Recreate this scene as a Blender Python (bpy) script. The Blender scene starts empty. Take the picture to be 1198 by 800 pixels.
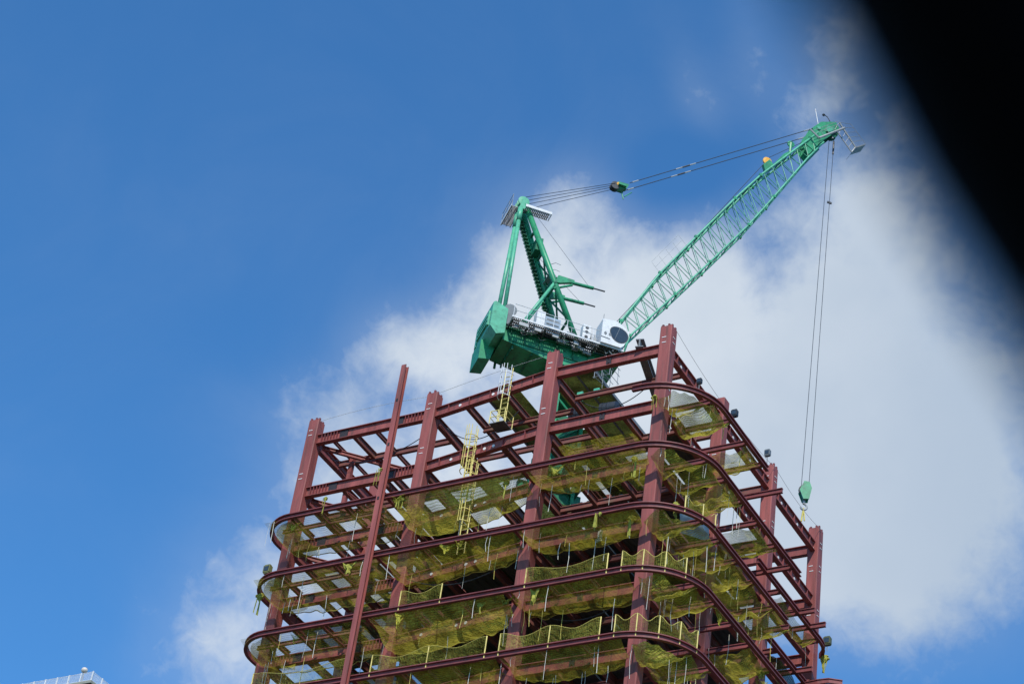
import bpy, math, random
from mathutils import Vector, Matrix, noise
random.seed(7)
D = bpy.data; SC = bpy.context.scene; COL = SC.collection
V = Vector

# ------------------------------------------------------------------ helpers
def tag(o, label=None, cat=None, group=None, kind=None):
    if label: o['label'] = label
    if cat: o['category'] = cat
    if group: o['group'] = group
    if kind: o['kind'] = kind
    return o

def empty(name, loc=(0, 0, 0), label=None, cat=None, group=None):
    o = D.objects.new(name, None); COL.objects.link(o); o.location = loc
    o.empty_display_size = .3
    return tag(o, label, cat, group)

class MB:
    """collects shapes in world coordinates; build() links them as one mesh object"""
    def __init__(s): s.v = []; s.f = []; s.uv = None; s.smooth = False; s.starts = []
    def add(s, vs, fs):
        s.starts.append((len(s.v), len(s.f)))
        n = len(s.v); s.v += [V(p) for p in vs]; s.f += [tuple(i + n for i in f) for f in fs]; return s
    def box(s, c, sz, ax=None):
        c = V(c); ax = ax or (V((1, 0, 0)), V((0, 1, 0)), V((0, 0, 1)))
        h = [a * (d / 2) for a, d in zip(ax, sz)]
        vs = [c + h[0] * i + h[1] * j + h[2] * k for k in (-1, 1) for j in (-1, 1) for i in (-1, 1)]
        return s.add(vs, [(0, 2, 3, 1), (4, 5, 7, 6), (0, 1, 5, 4), (2, 6, 7, 3), (0, 4, 6, 2), (1, 3, 7, 5)])
    def bb(s, a, b):
        a, b = V(a), V(b); return s.box((a + b) / 2, b - a)
    def tube(s, pts, r, n=8, r2=None, caps=True):
        pts = [V(p) for p in pts]; rings = []
        prev = None
        for i, p in enumerate(pts):
            t = (pts[min(i + 1, len(pts) - 1)] - pts[max(i - 1, 0)]).normalized()
            if prev is None:
                ref = V((0, 0, 1)) if abs(t.z) < .9 else V((1, 0, 0))
                a = t.cross(ref).normalized()
            else:
                a = (prev - t * prev.dot(t)).normalized()
            prev = a; b = t.cross(a)
            rr = r if r2 is None else r + (r2 - r) * i / (len(pts) - 1)
            rings.append([p + (a * math.cos(2 * math.pi * k / n) + b * math.sin(2 * math.pi * k / n)) * rr for k in range(n)])
        vs = [q for rg in rings for q in rg]; fs = []
        for i in range(len(pts) - 1):
            for k in range(n):
                k2 = (k + 1) % n
                fs.append((i * n + k, i * n + k2, (i + 1) * n + k2, (i + 1) * n + k))
        if caps:
            fs.append(tuple(range(n))[::-1]); m = (len(pts) - 1) * n; fs.append(tuple(range(m, m + n)))
        return s.add(vs, fs)
    def prism(s, poly, off):
        """closed 3-D polygon pushed along the vector off"""
        n = len(poly); off = V(off); vs = [V(p) for p in poly] + [V(p) + off for p in poly]
        fs = [tuple(range(n)), tuple(range(2 * n - 1, n - 1, -1))]
        for i in range(n):
            j = (i + 1) % n; fs.append((j, i, n + i, n + j))
        return s.add(vs, fs)
    def sweep(s, pts, sec, closed_sec=True):
        """section (lateral, z) swept along a path; lateral = right-hand side of travel in plan"""
        pts = [V(p) for p in pts]; n = len(sec); vs = []
        for i, p in enumerate(pts):
            a = pts[max(i - 1, 0)]; b = pts[min(i + 1, len(pts) - 1)]
            t = (b - a); t.z = 0; t.normalize(); lat = V((t.y, -t.x, 0)); k = 1
            if 0 < i < len(pts) - 1:
                t1 = (p - a); t1.z = 0; t1.normalize(); k = 1 / max(.5, t.dot(t1))
            vs += [p + lat * (x * k) + V((0, 0, z)) for x, z in sec]
        fs = []
        for i in range(len(pts) - 1):
            for k in range(n):
                k2 = (k + 1) % n; fs.append((i * n + k, i * n + k2, (i + 1) * n + k2, (i + 1) * n + k))
        fs.append(tuple(range(n))[::-1]); m = (len(pts) - 1) * n; fs.append(tuple(range(m, m + n)))
        return s.add(vs, fs)
    def lathe(s, c, prof, ax=(0, 0, 1), n=14):
        c = V(c); ax = V(ax).normalized(); ref = V((0, 0, 1)) if abs(ax.z) < .9 else V((1, 0, 0))
        a = ax.cross(ref).normalized(); b = ax.cross(a); vs = []; fs = []
        for r, h in prof:
            vs += [c + ax * h + (a * math.cos(2 * math.pi * k / n) + b * math.sin(2 * math.pi * k / n)) * r for k in range(n)]
        for i in range(len(prof) - 1):
            for k in range(n):
                k2 = (k + 1) % n; fs.append((i * n + k, i * n + k2, (i + 1) * n + k2, (i + 1) * n + k))
        fs.append(tuple(range(n))[::-1]); m = (len(prof) - 1) * n; fs.append(tuple(range(m, m + n)))
        return s.add(vs, fs)
    def each(s, name, mat, parent=None, smooth=False):
        """every collected shape becomes a mesh object of its own"""
        out = []; st = s.starts + [(len(s.v), len(s.f))]
        for (a, fa), (b, fb) in zip(st, st[1:]):
            m = MB(); m.v = s.v[a:b]; m.f = [tuple(i - a for i in f) for f in s.f[fa:fb]]
            out.append(m.build(name, mat, parent, smooth=smooth))
        return out
    def build(s, name, mat, parent=None, origin=None, smooth=False):
        if origin is None:
            origin = sum(s.v, V()) / max(1, len(s.v))
        origin = V(origin)
        me = D.meshes.new(name); me.from_pydata([v - origin for v in s.v], [], s.f)
        if s.uv:
            ul = me.uv_layers.new(name='UVMap')
            for lp in me.loops: ul.data[lp.index].uv = s.uv[lp.vertex_index]
        if not s.uv:
            import bmesh
            bm = bmesh.new(); bm.from_mesh(me); bmesh.ops.recalc_face_normals(bm, faces=bm.faces); bm.to_mesh(me); bm.free()
        if smooth or s.smooth:
            for p in me.polygons: p.use_smooth = True
        me.materials.append(mat)
        o = D.objects.new(name, me); COL.objects.link(o)
        if parent is not None:
            o.parent = parent; o.location = origin - world_loc(parent)
        else: o.location = origin
        return o

def world_loc(o):
    p = V(o.location)
    while o.parent: o = o.parent; p += o.location
    return p

def isec(w, h, tf=.05, tw=.05, top=0.0):
    a, b = w / 2, tw / 2
    return [(-a, top - h), (a, top - h), (a, top - h + tf), (b, top - h + tf), (b, top - tf), (a, top - tf), (a, top), (-a, top), (-a, top - tf), (-b, top - tf), (-b, top - h + tf), (-a, top - h + tf)]

# ------------------------------------------------------------------ materials
def mat(name, base, rough=.6, metal=0., var=.25, scale=1.5, dirt=None, dirt_amt=.3, spec=.4, streak=False, bump=0.):
    m = D.materials.new(name); m.use_nodes = True; nt = m.node_tree; N = nt.nodes; L = nt.links
    b = N['Principled BSDF']; b.inputs['Roughness'].default_value = rough; b.inputs['Metallic'].default_value = metal
    b.inputs['Specular IOR Level'].default_value = spec
    tc = N.new('ShaderNodeNewGeometry')
    mp = N.new('ShaderNodeMapping'); L.new(tc.outputs['Position'], mp.inputs['Vector'])
    if streak: mp.inputs['Scale'].default_value = (1.6, 1.6, .18)
    n1 = N.new('ShaderNodeTexNoise'); n1.inputs['Scale'].default_value = scale; n1.inputs['Detail'].default_value = 7; n1.inputs['Roughness'].default_value = .65
    L.new(mp.outputs['Vector'], n1.inputs['Vector'])
    mr = N.new('ShaderNodeMapRange'); mr.inputs[1].default_value = .3; mr.inputs[2].default_value = .7
    mr.inputs[3].default_value = 1 - var; mr.inputs[4].default_value = 1 + var
    L.new(n1.outputs['Fac'], mr.inputs['Value'])
    mul = N.new('ShaderNodeVectorMath'); mul.operation = 'SCALE'; mul.inputs[0].default_value = base[:3]
    L.new(mr.outputs['Result'], mul.inputs['Scale'])
    src = mul.outputs['Vector']
    if dirt:
        n2 = N.new('ShaderNodeTexNoise'); n2.inputs['Scale'].default_value = scale * 2.3; n2.inputs['Detail'].default_value = 6
        mp2 = N.new('ShaderNodeMapping'); mp2.inputs['Location'].default_value = (17, 5, 9); L.new(mp.outputs['Vector'], mp2.inputs['Vector']); L.new(mp2.outputs['Vector'], n2.inputs['Vector'])
        r2 = N.new('ShaderNodeMapRange'); r2.inputs[1].default_value = .52; r2.inputs[2].default_value = .72; r2.inputs[3].default_value = 0; r2.inputs[4].default_value = dirt_amt
        L.new(n2.outputs['Fac'], r2.inputs['Value'])
        mx = N.new('ShaderNodeMix'); mx.data_type = 'RGBA'; L.new(r2.outputs['Result'], mx.inputs[0]); L.new(src, mx.inputs[6]); mx.inputs[7].default_value = (*dirt, 1)
        src = mx.outputs[2]
    L.new(src, b.inputs['Base Color'])
    if bump:
        bp = N.new('ShaderNodeBump'); bp.inputs['Strength'].default_value = bump; bp.inputs['Distance'].default_value = .03
        L.new(n1.outputs['Fac'], bp.inputs['Height']); L.new(bp.outputs['Normal'], b.inputs['Normal'])
    return m

def net_mat(name, base, cover=.55, pitch=.16):
    m = D.materials.new(name); m.use_nodes = True; nt = m.node_tree; N = nt.nodes; L = nt.links
    b = N['Principled BSDF']; b.inputs['Roughness'].default_value = .75; b.inputs['Specular IOR Level'].default_value = .15
    out = N['Material Output']
    g = N.new('ShaderNodeNewGeometry')
    n1 = N.new('ShaderNodeTexNoise'); n1.inputs['Scale'].default_value = .9; n1.inputs['Detail'].default_value = 6; L.new(g.outputs['Position'], n1.inputs['Vector'])
    mr = N.new('ShaderNodeMapRange'); mr.inputs[1].default_value = .3; mr.inputs[2].default_value = .7; mr.inputs[3].default_value = .5; mr.inputs[4].default_value = 1.5
    L.new(n1.outputs['Fac'], mr.inputs['Value'])
    sc = N.new('ShaderNodeVectorMath'); sc.operation = 'SCALE'; sc.inputs[0].default_value = base; L.new(mr.outputs['Result'], sc.inputs['Scale'])
    L.new(sc.outputs['Vector'], b.inputs['Base Color'])
    nb_ = N.new('ShaderNodeTexNoise'); nb_.inputs['Scale'].default_value = 2.2; nb_.inputs['Detail'].default_value = 5; nb_.inputs['Distortion'].default_value = 1.5; L.new(g.outputs['Position'], nb_.inputs['Vector'])
    bp = N.new('ShaderNodeBump'); bp.inputs['Strength'].default_value = 1.0; bp.inputs['Distance'].default_value = .45; L.new(nb_.outputs['Fac'], bp.inputs['Height']); L.new(bp.outputs['Normal'], b.inputs['Normal'])
    tl = N.new('ShaderNodeBsdfTranslucent'); L.new(bp.outputs['Normal'], tl.inputs['Normal']); L.new(sc.outputs['Vector'], tl.inputs['Color'])
    ms = N.new('ShaderNodeMixShader'); ms.inputs[0].default_value = .35; L.new(b.outputs['BSDF'], ms.inputs[1]); L.new(tl.outputs['BSDF'], ms.inputs[2])
    uv = N.new('ShaderNodeUVMap'); sx = N.new('ShaderNodeSeparateXYZ'); L.new(uv.outputs['UV'], sx.inputs[0])
    facs = []
    for ax in ('X', 'Y'):
        d = N.new('ShaderNodeMath'); d.operation = 'DIVIDE'; L.new(sx.outputs[ax], d.inputs[0]); d.inputs[1].default_value = pitch
        fr = N.new('ShaderNodeMath'); fr.operation = 'FRACT'; L.new(d.outputs[0], fr.inputs[0])
        lt = N.new('ShaderNodeMath'); lt.operation = 'LESS_THAN'; L.new(fr.outputs[0], lt.inputs[0]); lt.inputs[1].default_value = .28
        facs.append(lt)
    mx = N.new('ShaderNodeMath'); mx.operation = 'MAXIMUM'; L.new(facs[0].outputs[0], mx.inputs[0]); L.new(facs[1].outputs[0], mx.inputs[1])
    n2 = N.new('ShaderNodeTexNoise'); n2.inputs['Scale'].default_value = .55; n2.inputs['Detail'].default_value = 5
    mp2 = N.new('ShaderNodeMapping'); mp2.inputs['Location'].default_value = (3, 31, 7); L.new(g.outputs['Position'], mp2.inputs['Vector']); L.new(mp2.outputs['Vector'], n2.inputs['Vector'])
    a = N.new('ShaderNodeMapRange'); a.inputs[1].default_value = .3; a.inputs[2].default_value = .7; a.inputs[3].default_value = cover - .3; a.inputs[4].default_value = cover + .12
    L.new(n2.outputs['Fac'], a.inputs['Value'])
    a2 = N.new('ShaderNodeMath'); a2.operation = 'MULTIPLY_ADD'; L.new(mx.outputs[0], a2.inputs[0]); a2.inputs[1].default_value = .38; L.new(a.outputs['Result'], a2.inputs[2]); a2.use_clamp = True
    tr = N.new('ShaderNodeBsdfTransparent'); fin = N.new('ShaderNodeMixShader')
    L.new(a2.outputs[0], fin.inputs[0]); L.new(tr.outputs[0], fin.inputs[1]); L.new(ms.outputs[0], fin.inputs[2]); L.new(fin.outputs[0], out.inputs['Surface'])
    return m

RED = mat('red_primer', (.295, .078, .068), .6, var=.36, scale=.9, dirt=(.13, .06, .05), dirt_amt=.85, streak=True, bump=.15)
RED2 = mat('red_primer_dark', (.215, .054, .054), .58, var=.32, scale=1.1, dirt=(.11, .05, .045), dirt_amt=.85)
JRED = mat('joist_primer', (.21, .07, .055), .65, var=.3, scale=.9, dirt=(.16, .12, .07), dirt_amt=.7)
BLK = mat('black_mark', (.03, .024, .028), .7)
WHT = mat('white_paint', (.72, .73, .73), .45, var=.08, scale=2.2, dirt=(.38, .35, .31), dirt_amt=.55)
WHK = mat('white_chalk', (.78, .77, .75), .8, var=.1)
GRN = mat('green_paint', (.025, .29, .13), .42, var=.28, scale=1.3, dirt=(.03, .11, .07), dirt_amt=.8, spec=.5)
GRNL = mat('green_paint_sheen', (.095, .43, .26), .42, var=.2, scale=1.4, dirt=(.05, .2, .12), dirt_amt=.65, spec=.5)  # crane green made paler: its gloss reflection is put into the base colour
GRND = mat('green_paint_dark', (.012, .16, .075), .45, var=.3, scale=1.2, dirt=(.02, .06, .04), dirt_amt=.7)  # darker green for ribs, winches and inner crane parts
GLS = mat('dark_glass', (.03, .045, .06), .08, var=.2, spec=.8)
GALV = mat('galvanised', (.36, .37, .37), .5, metal=.3, var=.15)
DKG = mat('grating_dark', (.07, .075, .08), .7, var=.4, scale=3)
GRY = mat('grey_steel', (.17, .19, .20), .55, var=.2)
BLUE = mat('blue_grey_cabinet', (.30, .38, .46), .5, var=.12)
YEL = mat('yellow_paint', (.70, .57, .16), .5, var=.2, scale=2)
ORG = mat('orange_paint', (.75, .36, .04), .5, var=.15)
WIRE = mat('wire_rope', (.05, .055, .065), .5, metal=.3, var=.1)
CORDW = mat('white_cord', (.62, .60, .52), .8, var=.2)
CORDY = mat('yellow_cord', (.62, .52, .12), .8, var=.2)
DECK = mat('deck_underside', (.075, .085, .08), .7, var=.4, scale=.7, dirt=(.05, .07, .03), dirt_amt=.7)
CONC = mat('pale_render', (.29, .29, .24), .8, var=.1, scale=.5)
SOFF = mat('brown_cladding', (.055, .04, .035), .7, var=.2)
ASPH = mat('asphalt', (.06, .06, .06), .9, var=.25, scale=.3)
BLACK = mat('black_enamel', (.0015, .0015, .002), .7, var=.1, spec=.05)
TARP = mat('pale_sheet', (.58, .62, .62), .6, var=.15, scale=2)
NET = net_mat('olive_net', (.52, .49, .06), .46, .07)
NETL = net_mat('thin_olive_net', (.44, .42, .06), .26, .07)
NETY = net_mat('sunlit_yellow_net', (.66, .62, .09), .60, .09)  # brighter copy of the net, sunlight put into its colour
NETF = net_mat('fence_net', (.36, .35, .06), .22, .11)
NETD = net_mat('shaded_olive_net', (.10, .125, .03), .84, .07)  # darker copy of the net, interior shade put into its colour

# ------------------------------------------------------------------ the frame of the tower
H = 4.2
XC = [-26.44, -17.29, -7.82, 0.0]; YF = [1.25, 1.25, 0, 0]; YR = [0, 7.75, 15.5, 23.26]
A, B, BL = 1.76, 3.2, .58                 # how far the ledges reach: front, right, left
NL = 7                                    # storeys built
bld = empty('steel_tower_frame', (-13, 11, -83.1), 'unfinished tower of red brown steel columns and beams with rounded ledges', 'building')
GZ = -83.1
CW = .78
cols = [(XC[i], YF[i]) for i in range(4)] + [(0, y) for y in YR[1:]] + [(XC[0], y) for y in (9.0, 16.0, 23.26)] + [(XC[1], 23.26), (XC[2], 23.26)]
inner = [(XC[2], 15.5), (XC[1], 15.5), (XC[2], 8.6), (XC[1] - 1.5, 8.6)]
for n, (x, y) in enumerate(cols + inner):
    top = 1.13 if n < 12 else -4.0
    mb = MB(); w = CW / 2; ch = .05
    sec = [(-w + ch, -w), (w - ch, -w), (w, -w + ch), (w, w - ch), (w - ch, w), (-w + ch, w), (-w, w - ch), (-w, -w + ch)]
    mb.prism([(x + a, y + b, GZ) for a, b in sec], (0, 0, top - GZ))
    c = mb.build('column', RED, bld, origin=(x, y, GZ))
    if n < 12:
        lug = MB()
        for sx, sy in ((-1, 0), (1, 0), (0, -1), (0, 1)):
            for k in (-.22, .18):
                h_ = random.uniform(.10, .2)
                lug.box((x + sx * (w - .06) + (k if sx == 0 else 0), y + sy * (w - .06) + (k if sy == 0 else 0), top + h_ / 2 - .002), (.12, .12, h_))
        for zz in (-4.2, -8.4, -12.6, -16.8, -21):                    # splice collars
            pass
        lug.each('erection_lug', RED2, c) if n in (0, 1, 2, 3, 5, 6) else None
    if n < 7:
        mk = MB()
        for zz in (top - .85, -3.2) if n != 6 else (top - 1.2, -1.9, -5.3):
            for s_ in (0, -.40):
                mk.box((x - .04 + random.uniform(-.04, .04), y - w - .012, zz + s_), (.28, .02, .045))
            if n == 3 or n >= 5:
                for s_ in (.1, -.3): mk.box((x + w + .012, y + .03, zz + s_), (.02, .26, .045))
        mk.each('white_clip', WHK, c)

def girder(p, q, z, w=.36, h=.72, m=RED, detail=None, name='girder'):
    p = V((*p, z)); q = V((*q, z)); d = (q - p).normalized(); l = (q - p).length; lat = V((d.y, -d.x, 0))
    mb = MB(); mb.sweep([p, q], isec(w, h, .045, .06))
    g = mb.build(name, m, bld)
    ax = (d, lat, V((0, 0, 1)))
    if detail == 'ends':                          # stiffener ribs and the dark bolted splice near each end
        st = MB(); sp = MB()
        for e in (0, 1):
            for k in range(6):
                t = .35 + k * .24
                if e: t = l - t
                for s_ in (1,): st.box(p + d * t + lat * (s_ * .10) + V((0, 0, -h / 2)), (.035, .135, h - .1), ax)
            t = 2.05 if not e else l - 2.05
            for s_ in (1,): sp.box(p + d * t + lat * (s_ * .05) + V((0, 0, -h / 2)), (.62, .05, h - .12), ax)
        st.each('stiffener', RED2, g); sp.each('splice_plate', BLK, g)
    if detail == 'mid':
        sp = MB(); a_, b_, c_ = .16, .08, .10; hh = (h - .12) / 2; o_ = p + d * (l / 2) + lat * .032 + V((0, 0, -h / 2))
        poly = [(-a_, -hh), (-.03, -hh), (-.03, -c_), (.03, -c_), (.03, -hh), (a_, -hh), (a_, hh), (.03, hh), (.03, c_), (-.03, c_), (-.03, hh), (-a_, hh)]
        poly = [(-.17, -hh), (-.10, -hh), (-.06, -.12), (.06, -.12), (.10, -hh), (.17, -hh), (.17, hh), (.10, hh), (.06, .12), (-.06, .12), (-.10, hh), (-.17, hh)]
        sp.prism([o_ + d * a + V((0, 0, b)) for a, b in poly], lat * .05); sp.build('splice_plate', BLK, g)
    if detail == 'spots':
        sp = MB()
        for t in (.22, .52, .60):
            sp.lathe(p + d * (l * t) + lat * .032 + V((0, 0, -h / 2)), [(.11, 0), (.10, .03)], lat, 10)
        sp.each('chalk_spot', WHK, g)
        st = MB()
        for k in range(5):
            for s_ in (1,): st.box(p + d * (l * (.12 + .19 * k)) + lat * (s_ * .10) + V((0, 0, -h / 2)), (.035, .135, h - .1), ax)
        st.each('stiffener', RED2, g)
    return g

c4 = CW / 2
for k in range(NL):
    z = -H * k
    girder((XC[0] + c4, YF[0]), (XC[1] - c4, YF[1]), z, detail='ends' if k < 6 else None)
    girder((XC[1] + c4, YF[1] - .05), (XC[2] - c4, .05), z, detail='spots' if k < 6 else None)
    girder((XC[2] + c4, 0), (-c4, 0), z, detail='mid' if k < 6 else None)
    for j in range(3):
        girder((0, YR[j] + c4), (0, YR[j + 1] - c4), z, detail='spots' if k < 2 else None)
    girder((XC[0], YF[0] + c4), (XC[0], 9 - c4), z); girder((XC[0], 9 + c4), (XC[0], 16 - c4), z); girder((XC[0], 16 + c4), (XC[0], 23.26 - c4), z)
    for a, b in ((0, 1), (1, 2), (2, 3)): girder((XC[a] + c4, 23.26), (XC[b] - c4, 23.26), z)

# joists: floor beams inside, running back from the front beams, and cross beams
def joist(p, q, z, w=.24, h=.5, m=JRED): return girder(p, q, z, w, h, m, None, 'joist')
for k in range(NL):
    z = -H * k - .06
    xs = [-23.4, -20.4, -14.4, -11.0, -5.2, -2.6]
    if k == 0: xs = [-23.4, -14.6, -11.6]
    for x in xs:
        y0 = 1.25 if x < -17.3 else (1.25 * (x - XC[2]) / (XC[1] - XC[2]) if x < XC[2] else 0)
        joist((x, y0 + .19), (x, 23.0 if k else 14.0), z)
    for x, y0 in ((XC[1], 1.25), (XC[2], 0)):
        joist((x, y0 + c4 + .01), (x, 23.26 - c4 - .01), z, .3, .62)
    zc = z - .08
    joist((XC[0] + .05, 9.0), (-.2, 9.0 if k else 8.9), zc, .26, .5)
    joist((XC[0] + .05, 15.5), (-.2, 15.5), zc, .26, .5)
    joist((XC[2] + .16, 2.75), (-.2, 2.75), zc + .03, .2, .38)
    joist((XC[0] + .2, 4.2), (XC[1] - .2, 4.2), zc + .02, .22, .42)
    if k < 3: joist((-25.9, 1.7), (-21.6, 6.0), z - .5, .2, .3, RED)      # level bracing in the corner bay

# odd members of the half-built top bays
joist((-21.8, 1.45), (-21.8, 8.8), -.12, .16, .3); joist((-25.0, 1.45), (-25.0, 8.8), -.3, .14, .26)
joist((-14.6, 3.4), (-8.1, 3.4), -.55, .2, .36); joist((-16.9, 6.6), (-8.1, 6.6), -.2, .2, .4)
MB().prism([(-24.75 + a, 3.6 + b, -4.25) for a, b in ((-.14, -.14), (.14, -.14), (.14, .14), (-.14, .14))], (0, 0, 3.7)).build('strut', RED, bld)
for a, b in (((-26.0, 1.8, -.6), (-23.5, 8.6, -4.1)), ((-17.0, 2.0, -.7), (-14.7, 8.4, -4.2)), ((-23.3, 2.0, -4.6), (-18.0, 8.6, -8.3))):
    MB().tube([a, b], .05, 6).build('brace_rod', RED2, bld)
# rounded ledges
def ledge_pts(x0, yl, yr, z, start=None, a=A):
    RL, RR = 2.5, 3.7; pts = []
    xl = XC[0] - BL
    if start is None:
        pts.append((xl, yl, z))
        for i in range(11):
            t = math.pi + (math.pi / 2) * i / 10
            pts.append((xl + RL + RL * math.cos(t), -a + RL + RL * math.sin(t), z))
    else: pts.append((start, -a, z))
    for i in range(15):
        t = -math.pi / 2 + (math.pi / 2) * i / 14
        pts.append((B - RR + RR * math.cos(t), -a + RR + RR * math.sin(t), z))
    pts.append((B, yr, z))
    return pts
EDGE = isec(.20, .36, .05, .04)
CH = [(-.10, -.36), (.12, -.36), (.12, -.30), (.0, -.30), (.0, -.06), (.12, -.06), (.12, 0), (-.10, 0)]
yend = {1: 8.3, 2: 13.9, 3: 12.4, 4: 15.5, 5: 15.0, 6: 15.0}
yleft = {2: 2.6, 3: 2.4, 4: 2.3, 5: 3.0, 6: 3.0}
for k in range(1, NL):
    z = -H * k
    if k == 1:
        mb = MB(); mb.sweep([p for p in ledge_pts(0, 0, yend[1], z, start=-1.05)], CH)
    else:
        mb = MB(); mb.sweep(ledge_pts(0, yleft[k], yend[k], z), CH)
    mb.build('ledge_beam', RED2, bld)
# slimmer ledges along the back half of the right side, turning the far corner
for k in (2, 3, 4, 5):
    z = -H * k; y0 = 11.6 if k == 2 else 12.4
    pts = [(1.4, y0, z), (1.4, 21.6, z)]
    for i in range(1, 9):
        t = (math.pi / 2) * i / 8
        pts.append((1.4 - 2.6 + 2.6 * math.cos(t), 21.6 + 2.6 * math.sin(t), z))
    if k == 2: pts = pts[:-4]
    MB().sweep(pts, CH).build('ledge_beam', RED2, bld)
for k in range(2, NL):
    MB().sweep([(-25.9, -.42, -H * k - .1), (-18.2, -.42, -H * k - .1)], isec(.16, .26, .03, .04)).build('stringer', JRED, bld)
# brackets that carry the ledges
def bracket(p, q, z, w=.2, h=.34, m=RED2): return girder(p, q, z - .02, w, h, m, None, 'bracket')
for k in range(1, NL):
    z = -H * k
    xs = [] if k == 1 else [-24.4, -22.4, -20.4, -17.29, -14.2, -11.0, -7.82, -5.2, -2.6]
    for x in xs:
        y0 = 1.25 if x < -17.2 else (1.25 * (x - XC[2]) / (XC[1] - XC[2]) if x < XC[2] else 0)
        bracket((x, -A + .14), (x, y0 - .4), z)
    ys = [0.9, 3.0, 5.35, 7.75] + ([10.7] if k != 2 else [10.4, 12.9])
    if k > 2: ys += [13.0] if k == 3 else [13.0, 15.2]
    for y in ys:
        yy = -A + 3.7; x1 = B if y > yy else B - 3.7 + math.sqrt(max(0, 3.7 ** 2 - (yy - y) ** 2))
        bracket((.2, y), (x1 - .13 + (.12 if (k == 1 and y > 10) or (k == 2 and y > 12) else 0), y), z)
    if k >= 2:
        for y in (15.3, 18.0, 19.8, 21.5): bracket((.2, y), (2.5 if y in (18.0, 19.8) else 1.28, y), z)
MB().sweep([(.3, 19.6, -12.75), (2.3, 19.4, -12.75), (3.0, 19.5, -12.72), (3.7, 20.0, -12.7)], isec(.16, .34)).build('bracket', RED2, bld)

# decks over the inner bays of the lower storeys, and a few toe boards
def deck(x0, x1, y0, y1, z):
    mb = MB(); n = max(2, int((x1 - x0) / .5)); prof = []
    for i in range(n):
        a = x0 + (x1 - x0) * i / n; b = (x1 - x0) / n
        prof += [(a, z + .02), (a + b * .35, z + .02), (a + b * .5, z + .10), (a + b * .85, z + .10)]
    prof.append((x1, z + .02)); m = len(prof)
    vs = []
    for y in (y0, y1): vs += [(x, y, zz) for x, zz in prof] + [(x, y, zz + .12) for x, zz in prof]
    fs = []
    for i in range(m - 1):
        fs += [(i, i + 1, 2 * m + i + 1, 2 * m + i), (m + i + 1, m + i, 3 * m + i, 3 * m + i + 1), (i + 1, i, m + i, m + i + 1), (2 * m + i, 2 * m + i + 1, 3 * m + i + 1, 3 * m + i)]
    fs += [(0, 2 * m, 3 * m, m), (m - 1, 2 * m - 1, 4 * m - 1, 3 * m - 1)]
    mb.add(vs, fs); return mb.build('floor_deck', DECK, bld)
for k in range(1, NL):
    z = -H * k
    if k == 1:
        deck(-17.0, -11.2, 13.0, 22.9, z); deck(-7.4, -5.4, 3.1, 22.9, z); deck(-5.0, -2.8, 6.5, 22.9, z); deck(-2.4, -.6, 3.1, 9.0, z); continue
    deck(-7.4, -3.6, .8 if k > 2 else 3.0, 22.9, z); deck(-2.6, -.6, .8, 5.0, z) if k > 2 else None; deck(-17.0, -14.5, 1.9, 22.9, z)
    deck(-14.3, -11.2, 1.6 if k > 2 else 4.4, 22.9, z); deck(-10.8, -8.2, .9, 6.4, z) if k > 2 else None; deck(-10.8, -8.2, 13.6, 22.9, z)
    deck(-22.0, -17.5, 9.3, 22.9, z)
    if k > 3: deck(-26.0, -22.2, 16, 22.9, z)

# ------------------------------------------------------------------ the steel post in front of the ledges
pm = MB(); px, py = -17.55, -2.14
pm.prism([(px + a, py + b, -40) for a, b in ((-.17, -.17), (.17, -.17), (.17, -.13), (.03, -.13), (.03, .13), (.17, .13), (.17, .17), (-.17, .17), (-.17, .13), (-.03, .13), (-.03, -.13), (-.17, -.13))], (0, 0, 41.2))
po = pm.build('steel_post', RED, None, origin=(px, py, -40))
tag(po, 'slim red steel post leaning past the front ledges and poking above the top beam', 'steel post')
hm = MB()
for z in (-1.6, -5.0, -9): hm.box((px - .01, py - .19, z), (.14, .03, .22))
hm.build('bolt_plate', BLK, po)
em = MB()
em.prism([(px - .17, py - .185, -40), (px + .17, py - .185, -40), (px + .17, py - .172, -40), (px - .17, py - .172, -40)], (0, 0, 41.2)); em.build('face_plate', RED, po)

# ------------------------------------------------------------------ safety nets
def grid(name, fn, nu, nv, m, lu, lv, parent=None):
    mb = MB(); mb.smooth = True; mb.uv = []
    for j in range(nv + 1):
        for i in range(nu + 1):
            u, v = i / nu, j / nv; mb.v.append(V(fn(u, v))); mb.uv.append((u * lu, v * lv))
    for j in range(nv):
        for i in range(nu):
            a = j * (nu + 1) + i; mb.f.append((a, a + 1, a + nu + 2, a + nu + 1))
    return mb.build(name, m, parent)
def nz(x, y, z=0.): return noise.noise(V((x, y, z)))
NETG = 'safety nets hung under the ledges'
ORD = ['', 'topmost', 'second', 'third', 'fourth', 'fifth', 'sixth']
def cords(net, pts, n, lo=.5, hi=2.2):
    for p in random.sample(pts, min(n, len(pts))):
        l = random.uniform(lo, hi); p = V(p)
        q = p + V((random.uniform(-.06, .06), random.uniform(-.05, .05), -l))
        mid = (p + q) / 2 + V((random.uniform(-.05, .05), random.uniform(-.04, .04), 0))
        MB().tube([p, mid, q], random.choice((.010, .014, .02)), 5).build('tie_cord', random.choice((CORDW, CORDW, CORDY)), net)

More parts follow.
